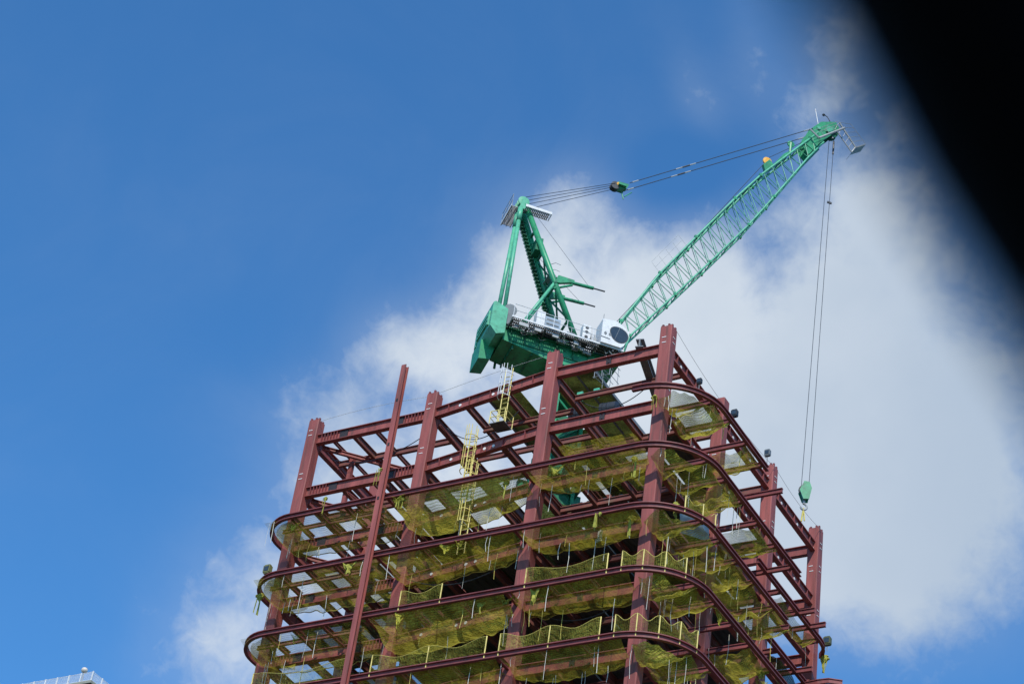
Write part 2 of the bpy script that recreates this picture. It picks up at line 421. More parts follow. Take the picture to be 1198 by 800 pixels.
def skirt(x0, x1, k, depth_in=2.4, drop=1.35, m=NET, sag=.35, seed=0., label='', lift=0.):
    z = -H * k - .3
    def fy(x): return 1.25 if x < -17.2 else (1.25 * (x - XC[2]) / (XC[1] - XC[2]) if x < XC[2] else 0)
    def fn(u, v):
        x = x0 + (x1 - x0) * u + .25 * nz(u * 3, v * 2, seed)
        yb = fy(x); y = -A + .02 + (yb + depth_in + A) * v
        t = (y + A) / (yb + A)                                   # 0 at the ledge, 1 under the front beam
        prof = -drop * min(1, t) ** .8 + .5 * max(0, t - 1)
        ends = abs(2 * u - 1) ** 3
        s = -sag * (1 - (2 * u - 1) ** 2) * math.sin(math.pi * min(1, v * .9)) * (1 + .8 * nz(seed, 1)) + .30 * ends * v
        w = .22 * nz(x * .7 + seed, y * .9, z) + .15 * nz(x * 1.9, y * 1.2, z + seed) - .24 * abs(nz(x * 1.1 + 5, y * .5, seed)) * v
        e = min(1, v * 4)
        return (x, y, z + prof + (s + w) * e + lift * v)
    o = grid('safety_net', fn, 60, 20, m, abs(x1 - x0), depth_in + A)
    tag(o, label, 'safety net', NETG)
    pts = [fn(random.random(), random.choice((0.0, .55, .6, .65))) for _ in range(12)]
    rope = MB(); rope.tube([fn(i / 40, 1) for i in range(41)], .03, 5); rope.build('border_rope', CORDY, o)
    return o, pts
bays = [('first and second', XC[0] + .2, XC[1] - .3), ('second and third', XC[1] + .2, XC[2] - .1), ('third and corner', XC[2] + .2, -.1)]
for k in range(2, 6):
    for j, (nm, x0, x1) in enumerate(bays):
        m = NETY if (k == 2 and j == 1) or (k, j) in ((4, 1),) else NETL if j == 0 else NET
        look = 'net coloured sunlit yellow sagging deep' if (k == 2 and j == 1) else 'olive net sagging'
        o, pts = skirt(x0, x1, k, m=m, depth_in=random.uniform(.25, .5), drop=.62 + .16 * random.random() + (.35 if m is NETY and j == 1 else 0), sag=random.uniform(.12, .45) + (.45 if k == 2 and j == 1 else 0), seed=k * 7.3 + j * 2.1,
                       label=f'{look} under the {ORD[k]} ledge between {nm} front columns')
        cords(o, pts, 7)
# nets round the right-hand corner and along the right side, one to a pair of brackets
def side(y0, y1, k, m, label, seed, x_in=.3, x_out=B - .1, drop=.75, nocord=False, rim=True):
    z = -H * k - .32
    def fn(u, v):
        y = y0 + (y1 - y0) * u
        xo = x_out
        yy = -A + 3.7
        if y < yy and x_out > 2: xo = B - 3.7 + math.sqrt(max(.1, 3.7 ** 2 - (yy - y) ** 2)) - .12
        x = xo + (x_in - xo) * v
        s = -drop * math.sin(math.pi * min(1, u * 1.0)) * (.55 + .45 * math.sin(math.pi * v)) - .25 * v
        w = .34 * nz(x * .9 + seed, y * .9, z) + .22 * nz(x * 2.0, y * 2.0 + seed, z) - .3 * abs(nz(x * 1.1, y * 1.4, seed))
        return (x, y, z + s + w)
    o = grid('safety_net', fn, 26, 24, m, y1 - y0, abs(x_out - x_in))
    tag(o, label, 'safety net', NETG)
    if rim: MB().tube([fn(1, i / 14) for i in range(15)], .03, 5).build('border_rope', CORDY, o)
    if not nocord: cords(o, [fn(random.choice((0, .5, 1.0)), random.random()) for _ in range(8)], 4)
    return o
spans = [(-1.2, .9, 'at the rounded corner'), (.9, 3.0, 'just past the rounded corner'), (3.0, 5.35, 'beside the corner column'), (5.35, 7.75, 'before the second side column'),
         (7.75, 10.6, 'behind the second side column'), (10.6, 13.0, 'before the third side column'), (13.2, 15.3, 'at the third side column')]
for k in range(1, 6):
    for i, (y0, y1, nm) in enumerate(spans):
        if k == 1 and i > 3: continue
        if k < 4 and i > 5: continue
        if random.random() < .34 and i > 1: continue
        deep = random.random() < .5
        look = 'deep olive net bag hanging' if deep else 'flat olive net strung'
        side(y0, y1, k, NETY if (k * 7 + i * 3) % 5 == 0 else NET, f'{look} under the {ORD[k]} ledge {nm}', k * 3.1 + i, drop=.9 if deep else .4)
for k in range(2, 6):
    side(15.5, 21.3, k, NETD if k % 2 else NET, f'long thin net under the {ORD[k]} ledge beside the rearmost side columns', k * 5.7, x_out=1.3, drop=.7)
# nets in the rounded left corner
for k in range(2, 6):
    z = -H * k - .3
    def fn(u, v, k=k, z=z):
        t = math.pi + (math.pi / 2) * (u * 1.0)
        xl = XC[0] - BL; r = 2.05 * (1 - v) + .15
        cx, cy = xl + 2.5, -A + 2.5
        x = cx + r * math.cos(t) + v * .8; y = cy + r * math.sin(t) + v * .3
        return (x, y, z - 1.0 * math.sin(math.pi * v * .7) - .3 * math.sin(3 * u + k) * v + .2 * nz(x, y, k * 3.) + .12 * nz(x * 2.5, y * 2.5, k))
    o = grid('safety_net', fn, 18, 14, NET, 4.5, 3); tag(o, f'crumpled net gathered in the rounded left end of the {ORD[k]} ledge', 'safety net', NETG)
    cords(o, [fn(random.random(), random.random()) for _ in range(8)], 5, .4, 1.6)
# nets spread level under the inside of each storey
def flat(x0, x1, y0, y1, z, m, label, seed, sag=.5, tilt=0.):
    def fn(u, v):
        x = x0 + (x1 - x0) * u; y = y0 + (y1 - y0) * v
        return (x, y, z - sag * math.sin(math.pi * u) * math.sin(math.pi * v) + .25 * nz(x * .6, y * .6, seed) + .1 * nz(x * 2, y * 2, seed) + tilt * v)
    o = grid('safety_net', fn, 26, 26, m, abs(x1 - x0), abs(y1 - y0)); tag(o, label, 'safety net', NETG); return o
inn = [('left bay', -26.0, -17.6), ('middle bay', -17.0, -8.1), ('right bay', -7.5, -.4)]
for k in range(1, 6):
    for j, (nm, x0, x1) in enumerate(inn):
        if k == 1 and j == 0: 
            continue
        for a, b, w in ((2.9, 8.6, 'front'), (9.3, 15.2, 'back')):
            if w == 'back' and (k > 2 or j == 0) or (k > 2 and j > 0) or (k == 2 and w == 'front' and j == 2): continue
            if k == 1 and (j == 1 or w == 'back'): continue
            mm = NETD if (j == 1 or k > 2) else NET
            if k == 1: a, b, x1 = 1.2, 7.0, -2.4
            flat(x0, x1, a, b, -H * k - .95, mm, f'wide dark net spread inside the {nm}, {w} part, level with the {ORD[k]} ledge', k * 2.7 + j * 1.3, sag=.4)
# upright net fences standing on the ledges
FEN = 'net fences standing on the ledges'
def fence(path, label, h=1.0, m=NETF, post_every=3, col=None):
    root = empty('net_fence', path[0], label, 'net fence', FEN)
    n = len(path) - 1
    def fn(u, v):
        t = u * n; i = min(n - 1, int(t)); p = V(path[i]).lerp(V(path[i + 1]), t - i)
        dip = .42 * math.sin(math.pi * ((t / post_every) % 1)) ** 2 * v
        return p + V((0, -.03 + .05 * nz(t, v * 3), .02 + h * v - dip))
    L_ = sum((V(path[i]) - V(path[i + 1])).length for i in range(n))
    grid('net', fn, n * 4, 6, m, L_, h, root)
    MB().tube([fn(i / (n * 4), 1) for i in range(n * 4 + 1)], .018, 5).build('top_rope', CORDY, root)
    for i in range(0, n + 1, post_every):
        p = V(path[i]); MB().tube([p + V((0, 0, -.3)), p + V((0, 0, h + .05))], .04, 6).build('post', YEL, root)
def fr(x0, x1, z, step=1.0): 
    n = max(3, round((x1 - x0) / step)); n -= n % 3; n = max(3, n)
    return [(x0 + (x1 - x0) * i / n, -A - .02, z + .02) for i in range(n + 1)]
def cr(z, t0=0, t1=14):
    out = []
    for i in range(t0, t1 + 1):
        t = -math.pi / 2 + (math.pi / 2) * i / 14; out.append((B - 3.7 + 3.7 * math.cos(t), -A + 3.7 + 3.7 * math.sin(t), z + .02))
    return out
fence(fr(-6.6, -1.4, -H * 4, 1.7), 'low net fence on the fourth ledge left of the corner column')
fence(cr(-H * 4, 0, 9), 'curved net fence round the corner of the fourth ledge')
fence(fr(-15.0, -12.2, -H * 4), 'short dark net fence on the fourth ledge between second and third front columns', m=NETF)
fence(fr(-16.2, -8.6, -H * 5, 1.3), 'olive net fence on the fifth ledge between second and third front columns', 1.1)
fence(fr(-7.7, -1.4, -H * 5, 1.0), 'olive net fence on the fifth ledge left of the corner column', 1.1)
fence(cr(-H * 5, 0, 12), 'curved net fence round the corner of the fifth ledge', 1.1)
fence(fr(-24.6, -18.0, -H * 5, 2.2), 'slack olive net fence on the fifth ledge near the left end', 1.2)
fence(cr(-H * 3, 8, 14), 'short net fence on the third ledge past the corner', .8)

# bundles of net and rag tied to the steel
def rag(p, s, label, m=NETY):
    s *= .72; mb = MB(); n = 14; rows = 12; sx = random.uniform(-.3, .3)
    for j in range(rows):
        t = j / (rows - 1); r = s * (.12 + .55 * (1 - abs(2 * t - .8)) ** .7) if 0 < t < .9 else s * .1
        for i in range(n):
            a = 2 * math.pi * i / n; rr = r * (.6 + 1.1 * abs(nz(math.cos(a) * 2.6 + p[0] * 3, math.sin(a) * 2.6 + p[1], t * 4 + p[2])))
            mb.v.append(V(p) + V((rr * math.cos(a) * 1.5 + sx * s * t, rr * math.sin(a), s * 1.9 * (.5 - t) + .15 * s * nz(a, t * 3, p[0]))))
    for j in range(rows - 1):
        for i in range(n): mb.f.append((j * n + i, j * n + (i + 1) % n, (j + 1) * n + (i + 1) % n, (j + 1) * n + i))
    mb.f.append(tuple(range(n))); mb.f.append(tuple(range((rows - 1) * n, rows * n))[::-1])
    o = mb.build('net_bundle', m, None); tag(o, label, 'net bundle', 'net bundles tied to the steel')
    for _ in range(3):
        a = V(p) + V((random.uniform(-.2, .2), random.uniform(-.3, 0), -s * .4)); w_ = random.uniform(.03, .08); l = random.uniform(.3, 1.3)
        q = MB(); q.prism([a, a + V((w_, 0, 0)), a + V((w_ * .8 + random.uniform(-.15, .15), 0, -l)), a + V((random.uniform(-.1, .1), .02, -l * .9))], V((0, .02, 0))); q.build('torn_strip', m, o)
RAG = mat('net_cloth', (.33, .32, .05), .85, var=.45, scale=5, dirt=(.2, .21, .04), dirt_amt=.7)
for p, s, lb in [((-.2, -.55, -4.35), .30, 'yellow net bundle tied to the corner column by the topmost ledge'),
                 ((-.9, -.9, -8.9), .36, 'yellow net bundle on the corner column under the second ledge'),
                 ((-.7, -.9, -13.1), .42, 'yellow net bundle on the corner column under the third ledge'),
                 ((-16.4, -1.6, -8.95), .55, 'yellow net bundle knotted beside the slim post under the second ledge'),
                 ((-9.2, -1.2, -9.0), .40, 'yellow net bundle hanging left of the third front column'),
                 ((-17.75, -2.35, -6.9), .2, 'small olive bundle on the slim post'),
                 ((-21.8, -2.0, -8.0), .26, 'small olive bundle resting on the second ledge near the left'),
                 ((-26.5, -.4, -13.3), .45, 'yellow net bundle at the left end of the third ledge'),
                 ((1.1, 23.1, -9.1), .5, 'yellow net bundle hanging from the far rear corner of the second ledge'),
                 ((-2.2, -1.85, -13.0), .22, 'olive bundle on the front of the third ledge'),
                 ((1.8, -.4, -12.3), .34, 'olive bundle under the rounded corner of the third ledge')]:
    rag(p, s, lb, RAG)
# scraps of net snagged on the ledge beams
for i in range(26):
    k = random.choice((2, 3, 3, 4, 4, 5, 5))
    if i % 2: x_ = random.uniform(-25, -2); p0 = V((x_, -A + random.uniform(-.12, .5), -H * k - .3)); dr = V((1, .1, 0))
    else: y_ = random.uniform(2.5, 12.5); p0 = V((B - random.uniform(.15, 1.6), y_, -H * k - .3)); dr = V((.5, .8, 0))
    w_, l_ = random.uniform(.5, 1.5), random.uniform(.5, 1.4); sd_ = i * 1.7
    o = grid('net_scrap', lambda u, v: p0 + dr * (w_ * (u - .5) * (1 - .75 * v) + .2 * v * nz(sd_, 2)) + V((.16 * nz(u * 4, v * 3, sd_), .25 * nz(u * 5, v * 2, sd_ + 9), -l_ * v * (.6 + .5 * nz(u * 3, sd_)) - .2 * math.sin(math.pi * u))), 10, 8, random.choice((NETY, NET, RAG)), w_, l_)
    tag(o, 'torn scrap of yellow green net snagged on the steel below a ledge', 'net scrap', 'torn net scraps snagged along the ledges')
# loose cords hung from the ledges
for i in range(42):
    k = random.choice((2, 3, 3, 4, 4, 5, 5)); 
    if random.random() < .55: p = V((random.uniform(-25, -1), -A + random.uniform(-.05, 1.6), -H * k - .35))
    else: p = V((B - random.uniform(.1, 2.8), random.uniform(1, 13), -H * k - .35))
    l = random.uniform(.6, 2.3)
    o = MB().tube([p, p + V((random.uniform(-.07, .07), random.uniform(-.05, .05), -l * .5)), p + V((random.uniform(-.08, .08), random.uniform(-.05, .05), -l))], random.choice((.010, .014, .02)), 5).build('hanging_cord', random.choice((CORDW, CORDW, CORDY)))
    tag(o, 'thin loose cord dangling from the steel below a ledge', 'cord', 'loose cords dangling below the ledges')

# ------------------------------------------------------------------ caged ladders
def ladder(x, y, z0, z1, label, cage=True, white_top=False):
    root = empty('caged_ladder', (x, y, z0), label, 'ladder', 'yellow ladders by the front beams')
    s = MB()
    for dx in (-.25, .25): s.tube([(x + dx, y, z0), (x + dx, y, z1)], .035, 6)
    s.build('side_rail', YEL, root)
    r_ = MB(); n = int((z1 - z0) / .34)
    for i in range(1, n): r_.tube([(x - .25, y, z0 + i * .34), (x + .25, y, z0 + i * .34)], .028, 5)
    r_.build('rung', YEL, root)
    if cage:
        c = MB(); zz = z0 + 2.0
        while zz < z1 + .05:
            c.tube([(x + .42 * math.cos(t), y - .05 - .62 * math.sin(t), zz) for t in [math.pi * i / 8 for i in range(9)]], .028, 5); zz += .85
        for t in (.5, 1.1, math.pi / 2, 2.04, 2.64): c.tube([(x + .42 * math.cos(t), y - .05 - .62 * math.sin(t), z0 + 2.0), (x + .42 * math.cos(t), y - .05 - .62 * math.sin(t), z1)], .022, 5)
        c.build('cage', WHT if white_top else YEL, root)
    return root
ladder(-10.95, -.15, -3.6, .75, 'yellow caged ladder with whitish cage over the top beam', True, True)
ladder(-13.0, .1, -8.6, -3.3, 'yellow caged ladder crossing the second row of beams')
ladder(-12.1, -.6, -13.0, -6.6, 'yellow ladder half hidden behind the net coloured sunlit yellow', True)
pl = empty('ladder_landing', (-10.95, -.3, -3.75), 'small yellow railed landing under the upper ladder', 'platform')
m_ = MB(); m_.bb((-11.45, -.75, -3.80), (-10.4, .25, -3.75)); m_.build('floor_plate', DKG, pl)
m_ = MB()
for zz in (-3.3, -2.85):
    m_.tube([(-11.45, .25, zz), (-11.45, -.75, zz), (-10.4, -.75, zz), (-10.4, .25, zz)], .03, 6)
for q in ((-11.45, .25), (-11.45, -.75), (-10.9, -.75), (-10.4, -.75), (-10.4, .25)): m_.tube([(*q, -3.76), (*q, -2.83)], .03, 6)
m_.build('guard_rail', YEL, pl)

# ------------------------------------------------------------------ floodlights on short poles at the ledge ends
def lamp(p, h, label, m=GRY, s=.3):
    p = V(p); root = empty('floodlight', p, label, 'floodlight', 'floodlights at the ledge ends')
    MB().tube([p, p + V((0, 0, h))], .025, 6).build('pole', GRY, root)
    b = MB(); c = p + V((0, 0, h * .8))
    b.box(c, (s * 1.5, s, s * 1.5)); b.box(c + V((0, 0, s * .85)), (s * 1.2, s * .7, s * .3)); b.box(c + V((0, 0, -s * .85)), (s * 1.3, s * .8, s * .28)); b.build('housing', m, root)
    f_ = MB(); f_.box(c + V((0, -s * .52, 0)), (s * 1.1, .03, s * 1.0)); f_.build('lens', GLS, root)
DK = mat('lamp_black', (.03, .035, .04), .5)
lamp((2.5, -.2, -4.2), .8, 'round black floodlight on the bend of the topmost ledge', DK, .2)
lamp((3.2, 3.3, -4.2), .7, 'black floodlight on the right run of the topmost ledge', DK, .26)
lamp((3.2, 8.2, -4.2), 1.2, 'grey floodlight on a thin pole at the right end of the topmost ledge', GRY, .24)
lamp((1.2, 23.2, -8.4), .9, 'olive floodlight at the far right corner of the second ledge', mat('lamp_olive', (.10, .11, .05), .6), .32)
lamp((-26.35, -.55, -12.6), 1.5, 'olive floodlight on a thin pole at the left end of the third ledge', mat('lamp_olive_pale', (.20, .2, .08), .6), .32)

# lifelines strung along the column tops
def wire(pts, r, label, name='lifeline', group='lifelines strung between column tops'):
    o = MB().tube(pts, r, 5).build(name, CORDW); tag(o, label, 'wire', group)
def sagline(a, b, s, n=14): 
    a, b = V(a), V(b); return [a.lerp(b, i / n) + V((0, 0, -s * 4 * (i / n) * (1 - i / n))) for i in range(n + 1)]
wire(sagline((.45, .2, 1.0), (.45, 15.3, .9), .6), .012, 'thin lifeline from the corner column back along the right side')
wire(sagline((.45, 15.7, .9), (.45, 23.1, 1.0), .3), .012, 'thin lifeline to the rearmost right column')
wire(sagline((-26.1, 1.0, 1.0), (-17.6, 1.0, 1.0), -.2), .012, 'thin lifeline between the first and second front columns')
wire(sagline((-16.9, 1.0, 1.1), (-8.1, -.2, 1.1), -.1), .012, 'thin lifeline between the second and third front columns')
for a, b, s__, lb in (((-16.6, 2.2, -.9), (-11.2, 2.0, -.9), 1.5, 'dark cable looping below the top beam beside the second front column'), ((-25.8, 2.6, -1.0), (-18.4, 2.4, -.9), 1.0, 'dark cable slung across the first top bay'),
                      ((-7.2, 2.9, -.6), (-2.9, 3.0, -.5), .9, 'dark cable looping under the top beams near the corner column'), ((-16.5, .6, -13.2), (-8.8, .6, -13.0), 1.1, 'dark cable slung below the third ledge'), ((-6.9, .5, -17.3), (-1.0, .5, -17.2), 1.0, 'dark cable slung below the fourth ledge')):
    o = MB().tube(sagline(a, b, s__, 18), .03, 5).build('slung_cable', WIRE); tag(o, lb, 'cable', 'cables slung between the beams')
# loose sheets
def sheet(p, du, dv, label, m=TARP, seed=0.):
    p, du, dv = V(p), V(du), V(dv); nrm = du.cross(dv).normalized()
    o = grid('plastic_sheet', lambda u, v: p + du * u + dv * v + nrm * (.12 * nz(u * 3 + seed, v * 3)), 10, 10, m, du.length, dv.length); tag(o, label, 'sheet')
sheet((-3.1, -.30, -13.0), (.32, 0, .05), (-.03, 0, -.75), 'small white sheet hung on the front beam under the third ledge', WHT)
sheet((.5, 2.6, -10.6), (1.0, 1.8, .3), (-.3, .9, -.8), 'blue grey sheet slumped behind the corner column', BLUE, 3)
# grey girder lying across the top beams by the crane
g_ = MB(); g_.sweep([(-1.75, -.35, .62), (-3.9, 8.2, .62)], isec(.5, .6, .06, .09)); o = g_.build('loose_girder', GRY); tag(o, 'grey girder laid across the top beams left of the corner column', 'girder')

# ------------------------------------------------------------------ the crane
AZ = math.radians(48); M0 = V((-12.495, 9.525, 0)); dS = V((math.cos(AZ), math.sin(AZ), 0)); dT = V((math.sin(AZ), -math.cos(AZ), 0)); dZ = V((0, 0, 1))
AX = (dS, dT, dZ)
def W(s, t, z): return M0 + dS * s + dT * t + V((0, 0, z))
crane = empty('luffing_crane', M0 + V((0, 0, -24)), 'green luffing tower crane with raised lattice jib and white cab above the red frame', 'crane')
def cbox(mb, s0, s1, t0, t1, z0, z1): return mb.box(W((s0 + s1) / 2, (t0 + t1) / 2, (z0 + z1) / 2), (s1 - s0, t1 - t0, z1 - z0), AX)
# mast
mb = MB(); hw = .95
for a in (-1, 1):
    for b in (-1, 1): mb.box(W(a * hw, b * hw, -9.3), (.22, .22, 29.4), AX)
mb.each('mast_leg', GRN, crane)
mb = MB(); z = -24.0; up = 1
while z < 4.8:
    for face in range(4):
        c = [(-hw, -hw), (hw, -hw), (hw, hw), (-hw, hw)]; p, q = c[face], c[(face + 1) % 4]
        if up: p, q = q, p
        mb.tube([W(*p, z), W(*q, z + 1.75)], .075, 6); mb.tube([W(*c[face], z), W(*c[(face + 1) % 4], z)], .07, 6)
    z += 1.8; up = 1 - up
mb.build('mast_lattice', GRN, crane)
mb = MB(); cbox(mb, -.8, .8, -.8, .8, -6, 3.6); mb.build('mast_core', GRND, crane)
def mnet(u, v):
    a = u * 4; k_ = int(a) % 4; f = a - int(a); c = [(-1.5, -1.5), (1.5, -1.5), (1.5, 1.5), (-1.5, 1.5)]; p, q = c[k_], c[(k_ + 1) % 4]
    z_ = -24 + 20.3 * v; b = .2 * nz(u * 9, v * 9, 4.)
    return W(p[0] + (q[0] - p[0]) * f + b, p[1] + (q[1] - p[1]) * f + b, z_)
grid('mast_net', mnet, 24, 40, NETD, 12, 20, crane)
# climbing collar at the top of the frame
col_ = MB()
for s_ in (-1, 1):
    cbox(col_, -2.2, 2.2, s_ * 1.45 - .2, s_ * 1.45 + .2, -1.6, -.9); cbox(col_, s_ * 1.45 - .2, s_ * 1.45 + .2, -1.2, 1.2, -1.59, -.91)
col_.build('climbing_collar', GRN, crane)
for t_, z_ in ((1.9, -1.3), (1.9, -2.6)):
    pass
col2 = MB()
for c_, l_ in ((V((-7.95, 6.6, 1.35)), 1.15), (V((-10.05, 6.35, 1.3)), .95)):
    col2.lathe(c_, [(.40, 0), (.60, .04), (.60, .2), (.54, .24), (.60, .28), (.60, .5), (.54, .54), (.60, .58), (.60, l_ - .04), (.40, l_)], (1, .1, 0), 18)
col2.each('hydraulic_drum', mat('drum_black', (.025, .03, .04), .5), crane)
lug = MB()
for t_ in (-.6, .6): lug.bb((-8.75 + t_, 5.6, 1.9), (-8.35 + t_, 5.75, 2.6))
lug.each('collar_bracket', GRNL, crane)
# working platform round the mast, wrapped in netting
wp = MB(); ZP = 3.6
wp.bb((-16.2, 5.0, ZP), (-7.95, 5.12, ZP + .22)); wp.bb((-8.07, 5.121, ZP), (-7.95, 13.8, ZP + .22)); wp.bb((-16.2, 5.121, ZP), (-16.08, 13.8, ZP + .22)); wp.bb((-16.079, 13.68, ZP), (-8.071, 13.8, ZP + .22))
for x_ in (-14.6, -10.6, -9.3): wp.bb((x_ - .06, 5.121, ZP + .05), (x_ + .06, 13.679, ZP + .2))
wp.each('platform_beam', GRY, crane)
wp = MB(); wp.bb((-11.3, 5.13, ZP + .10), (-8.08, 13.67, ZP + .14)); wp.bb((-16.07, 5.13, ZP + .10), (-13.7, 13.67, ZP + .14)); wp.bb((-13.69, 10.8, ZP + .10), (-11.31, 13.67, ZP + .14))
wp.each('platform_net', net_mat('platform_net', (.34, .38, .15), .88, .07), crane)
wr = MB()
for x_ in (-7.9, -7.35, -6.8):
    for y_ in (5.05, 6.2): wr.tube([(x_, y_, ZP - .6), (x_ + random.uniform(-.1, .1), y_, ZP + .7)], .022, 5)
for z_ in (-.5, .1, .6):
    wr.tube([(-8.0, 5.05, ZP + z_), (-6.8, 5.05, ZP + z_ + random.uniform(-.2, .2))], .02, 5); wr.tube([(-7.9, 5.05, ZP + z_), (-7.6, 6.4, ZP + z_)], .02, 5); wr.tube([(-6.8, 5.05, ZP + z_), (-6.8, 6.4, ZP + z_ + .1)], .02, 5)
wr.tube([(-7.9, 5.05, ZP + .6), (-7.1, 6.2, ZP - .5)], .02, 5)
wr.build('scaffold_lattice', GALV, crane)
# slewing ring
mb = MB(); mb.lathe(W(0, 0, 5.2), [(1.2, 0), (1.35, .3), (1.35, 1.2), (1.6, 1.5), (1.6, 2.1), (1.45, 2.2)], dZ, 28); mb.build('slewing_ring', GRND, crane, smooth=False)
# deck: tapered box beam with ribs
dk = MB()
prof = [(-5.4, 8.35), (-5.4, 7.75), (-2.2, 7.25), (.5, 7.25), (.8, 8.1), (2.9, 8.5), (2.9, 8.85), (-5.4, 8.85)]
dk.prism([W(s, -1.35, z) for s, z in prof], dT * 2.7); deckp = dk.build('deck', GRN, crane)
rb = MB()
for s in (-4.9, -3.9, -2.8, -1.6, -.4, .7): cbox(rb, s - .04, s + .04, 1.352, 1.47, 7.85, 8.8)
cbox(rb, -5.3, 2.8, 1.352, 1.5, 8.7, 8.84); cbox(rb, -4.8, .9, 1.352, 1.42, 7.78, 7.86)
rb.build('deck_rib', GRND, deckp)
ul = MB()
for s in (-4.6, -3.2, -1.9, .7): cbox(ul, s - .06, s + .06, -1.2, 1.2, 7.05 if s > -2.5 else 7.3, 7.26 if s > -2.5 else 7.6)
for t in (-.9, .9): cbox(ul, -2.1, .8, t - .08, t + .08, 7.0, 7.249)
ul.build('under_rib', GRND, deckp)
pp_ = MB(); pp_.tube([W(-5.0, -1.3, 7.9), W(-5.0, -1.3, 7.2)], .09, 8); pp_.build('drain_pipe', GRND, deckp)
# walkway of open grating on both sides
for sd, nm in ((1, 'near'), (-1, 'far')):
    wk = MB(); s = -5.2
    while s < 2.7:
        cbox(wk, s, s + .035, min(sd * 1.36, sd * 2.55), max(sd * 1.36, sd * 2.55), 8.86, 8.95); s += .13
    for t in (1.4, 1.7, 2.0, 2.3): cbox(wk, -5.25, 2.7, sd * t - .02, sd * t + .02, 8.80, 8.94)
    for s in (-5.2, -4.0, -2.8, -1.6, -.4, .8, 2.0): 
        cbox(wk, s - .05, s + .05, min(sd * 1.36, sd * 2.55), max(sd * 1.36, sd * 2.55), 8.66, 8.82)
    wo = wk.build('walkway', DKG, crane)
    tb = MB(); cbox(tb, -5.3, 2.75, sd * 2.58 - .03, sd * 2.58 + .03, 8.86, 8.97); tb.build('toe_board', WHT, wo)
    rl = MB()
    for z in (9.5, 10.0): rl.tube([W(-5.2, sd * 2.55, z), W(.9 if sd > 0 else 2.7, sd * 2.55, z)], .022, 5)
    s = -5.2
    while s < (.95 if sd > 0 else 2.75): rl.tube([W(s, sd * 2.55, 8.9), W(s, sd * 2.55, 10.0)], .022, 5); s += .95
    rl.build('handrail', WHT, wo)
hg = MB()
random.seed(11)
for i in range(26):
    s = random.uniform(-5, 1.8); t = random.uniform(1.45, 2.4); l = random.uniform(.25, .7)
    if i % 2: cbox(hg, s, s + l, t, t + .12, 8.45, 8.72)
    else: hg.tube([W(s, t, 8.7), W(s + l * .3, t + .1, 8.4), W(s + l, t, 8.68)], .03, 5)
hg.each('cable_tray', GALV, crane)
# counterweight
cw = MB()
cw.prism([W(s, -1.75, z) for s, z in ((-5.42, 8.0), (-6.0, 7.75), (-6.5, 8.3), (-6.5, 10.25), (-6.35, 10.4), (-5.42, 10.05))], dT * 3.5)
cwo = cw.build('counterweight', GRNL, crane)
lb = MB(); lb.prism([W(s, -1.75, z) for s, z in ((-5.5, 7.99), (-5.75, 6.75), (-6.55, 6.55), (-6.56, 8.1), (-6.1, 8.3))], dT * 1.9); lb.build('ballast_block', GRN, cwo)
lv = MB()
for z in (8.75, 9.1, 9.45): cbox(lv, -6.62, -6.49, -1.1, 1.1, z, z + .14)
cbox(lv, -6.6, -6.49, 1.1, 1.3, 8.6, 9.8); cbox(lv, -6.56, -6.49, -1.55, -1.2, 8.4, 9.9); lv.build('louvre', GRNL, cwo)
wn = MB(); wn.lathe(W(-5.15, .5, 10.35), [(.45, 0), (.45, .06), (.3, .08), (.3, .8), (.45, .82), (.45, .9)], dT, 14); cbox(wn, -5.4, -4.9, .4, 1.5, 9.0, 9.95); wn.build('winch', GRY, crane)
# cab
ck = [(1.0, 8.98), (.98, 10.95), (1.9, 11.08), (2.35, 10.9), (2.95, 10.5), (2.95, 10.1), (2.66, 9.2), (2.45, 8.98)]
cab = MB(); cab.prism([W(s, 1.5, z) for s, z in ck], dT * 1.25); cabo = cab.build('cab', WHT, crane)
wd = MB(); ring = []
for i in range(28):
    a = 2 * math.pi * i / 28; u, v = .66 * math.cos(a), .56 * math.sin(a) * (1 + .12 * math.cos(a)); th = math.radians(-35)
    ring.append(W(2.22 + u * math.cos(th) - v * math.sin(th), 2.752, 10.0 + u * math.sin(th) + v * math.cos(th)))
wd.prism(ring, dT * .02); wd.build('side_window', GLS, cabo)
wr_ = MB(); rg_ = []
for i in range(28):
    a = 2 * math.pi * i / 28; u_, v_ = .72 * math.cos(a), .62 * math.sin(a) * (1 + .12 * math.cos(a)); rg_.append(W(2.22 + u_ * math.cos(th) - v_ * math.sin(th), 2.751, 10.0 + u_ * math.sin(th) + v_ * math.cos(th)))
wr_.prism(rg_, dT * .012); wr_.build('window_seal', DKG, cabo)
dv = MB(); dv.tube([W(1.95, 2.775, 9.45), W(2.25, 2.775, 10.6)], .018, 5); dv.tube([W(.99, 2.77, 9.45), W(1.62, 2.77, 9.42)], .02, 5); dv.tube([W(1.15, 2.3, 11.0), W(1.15, 2.3, 11.7)], .02, 5); dv.build('cab_trim', GRY, cabo)
wf = MB(); wf.prism([W(2.97, 1.62, 10.45), W(2.70, 1.62, 9.35), W(2.70, 2.62, 9.35), W(2.97, 2.62, 10.45)], dS * .02); wf.build('front_window', GLS, cabo)
bd = MB()
for s in (1.27, 1.60): bd.lathe(W(s, 2.752, 9.80), [(.11, 0), (.11, .012)], dT, 12); bd.box(W(s, 2.758, 9.80), (.05, .03, .3), AX)
bd.each('badge', GRY, cabo)
ac = MB(); cbox(ac, -.2, .35, 1.6, 2.3, 9.0, 10.35); aco = ac.build('control_cabinet', WHT, crane)
fan = MB()
for z in (9.35, 9.75, 10.12): fan.lathe(W(.08, 2.302, z), [(.13, 0), (.12, .02)], dT, 12)
fan.each('vent', DKG, aco)
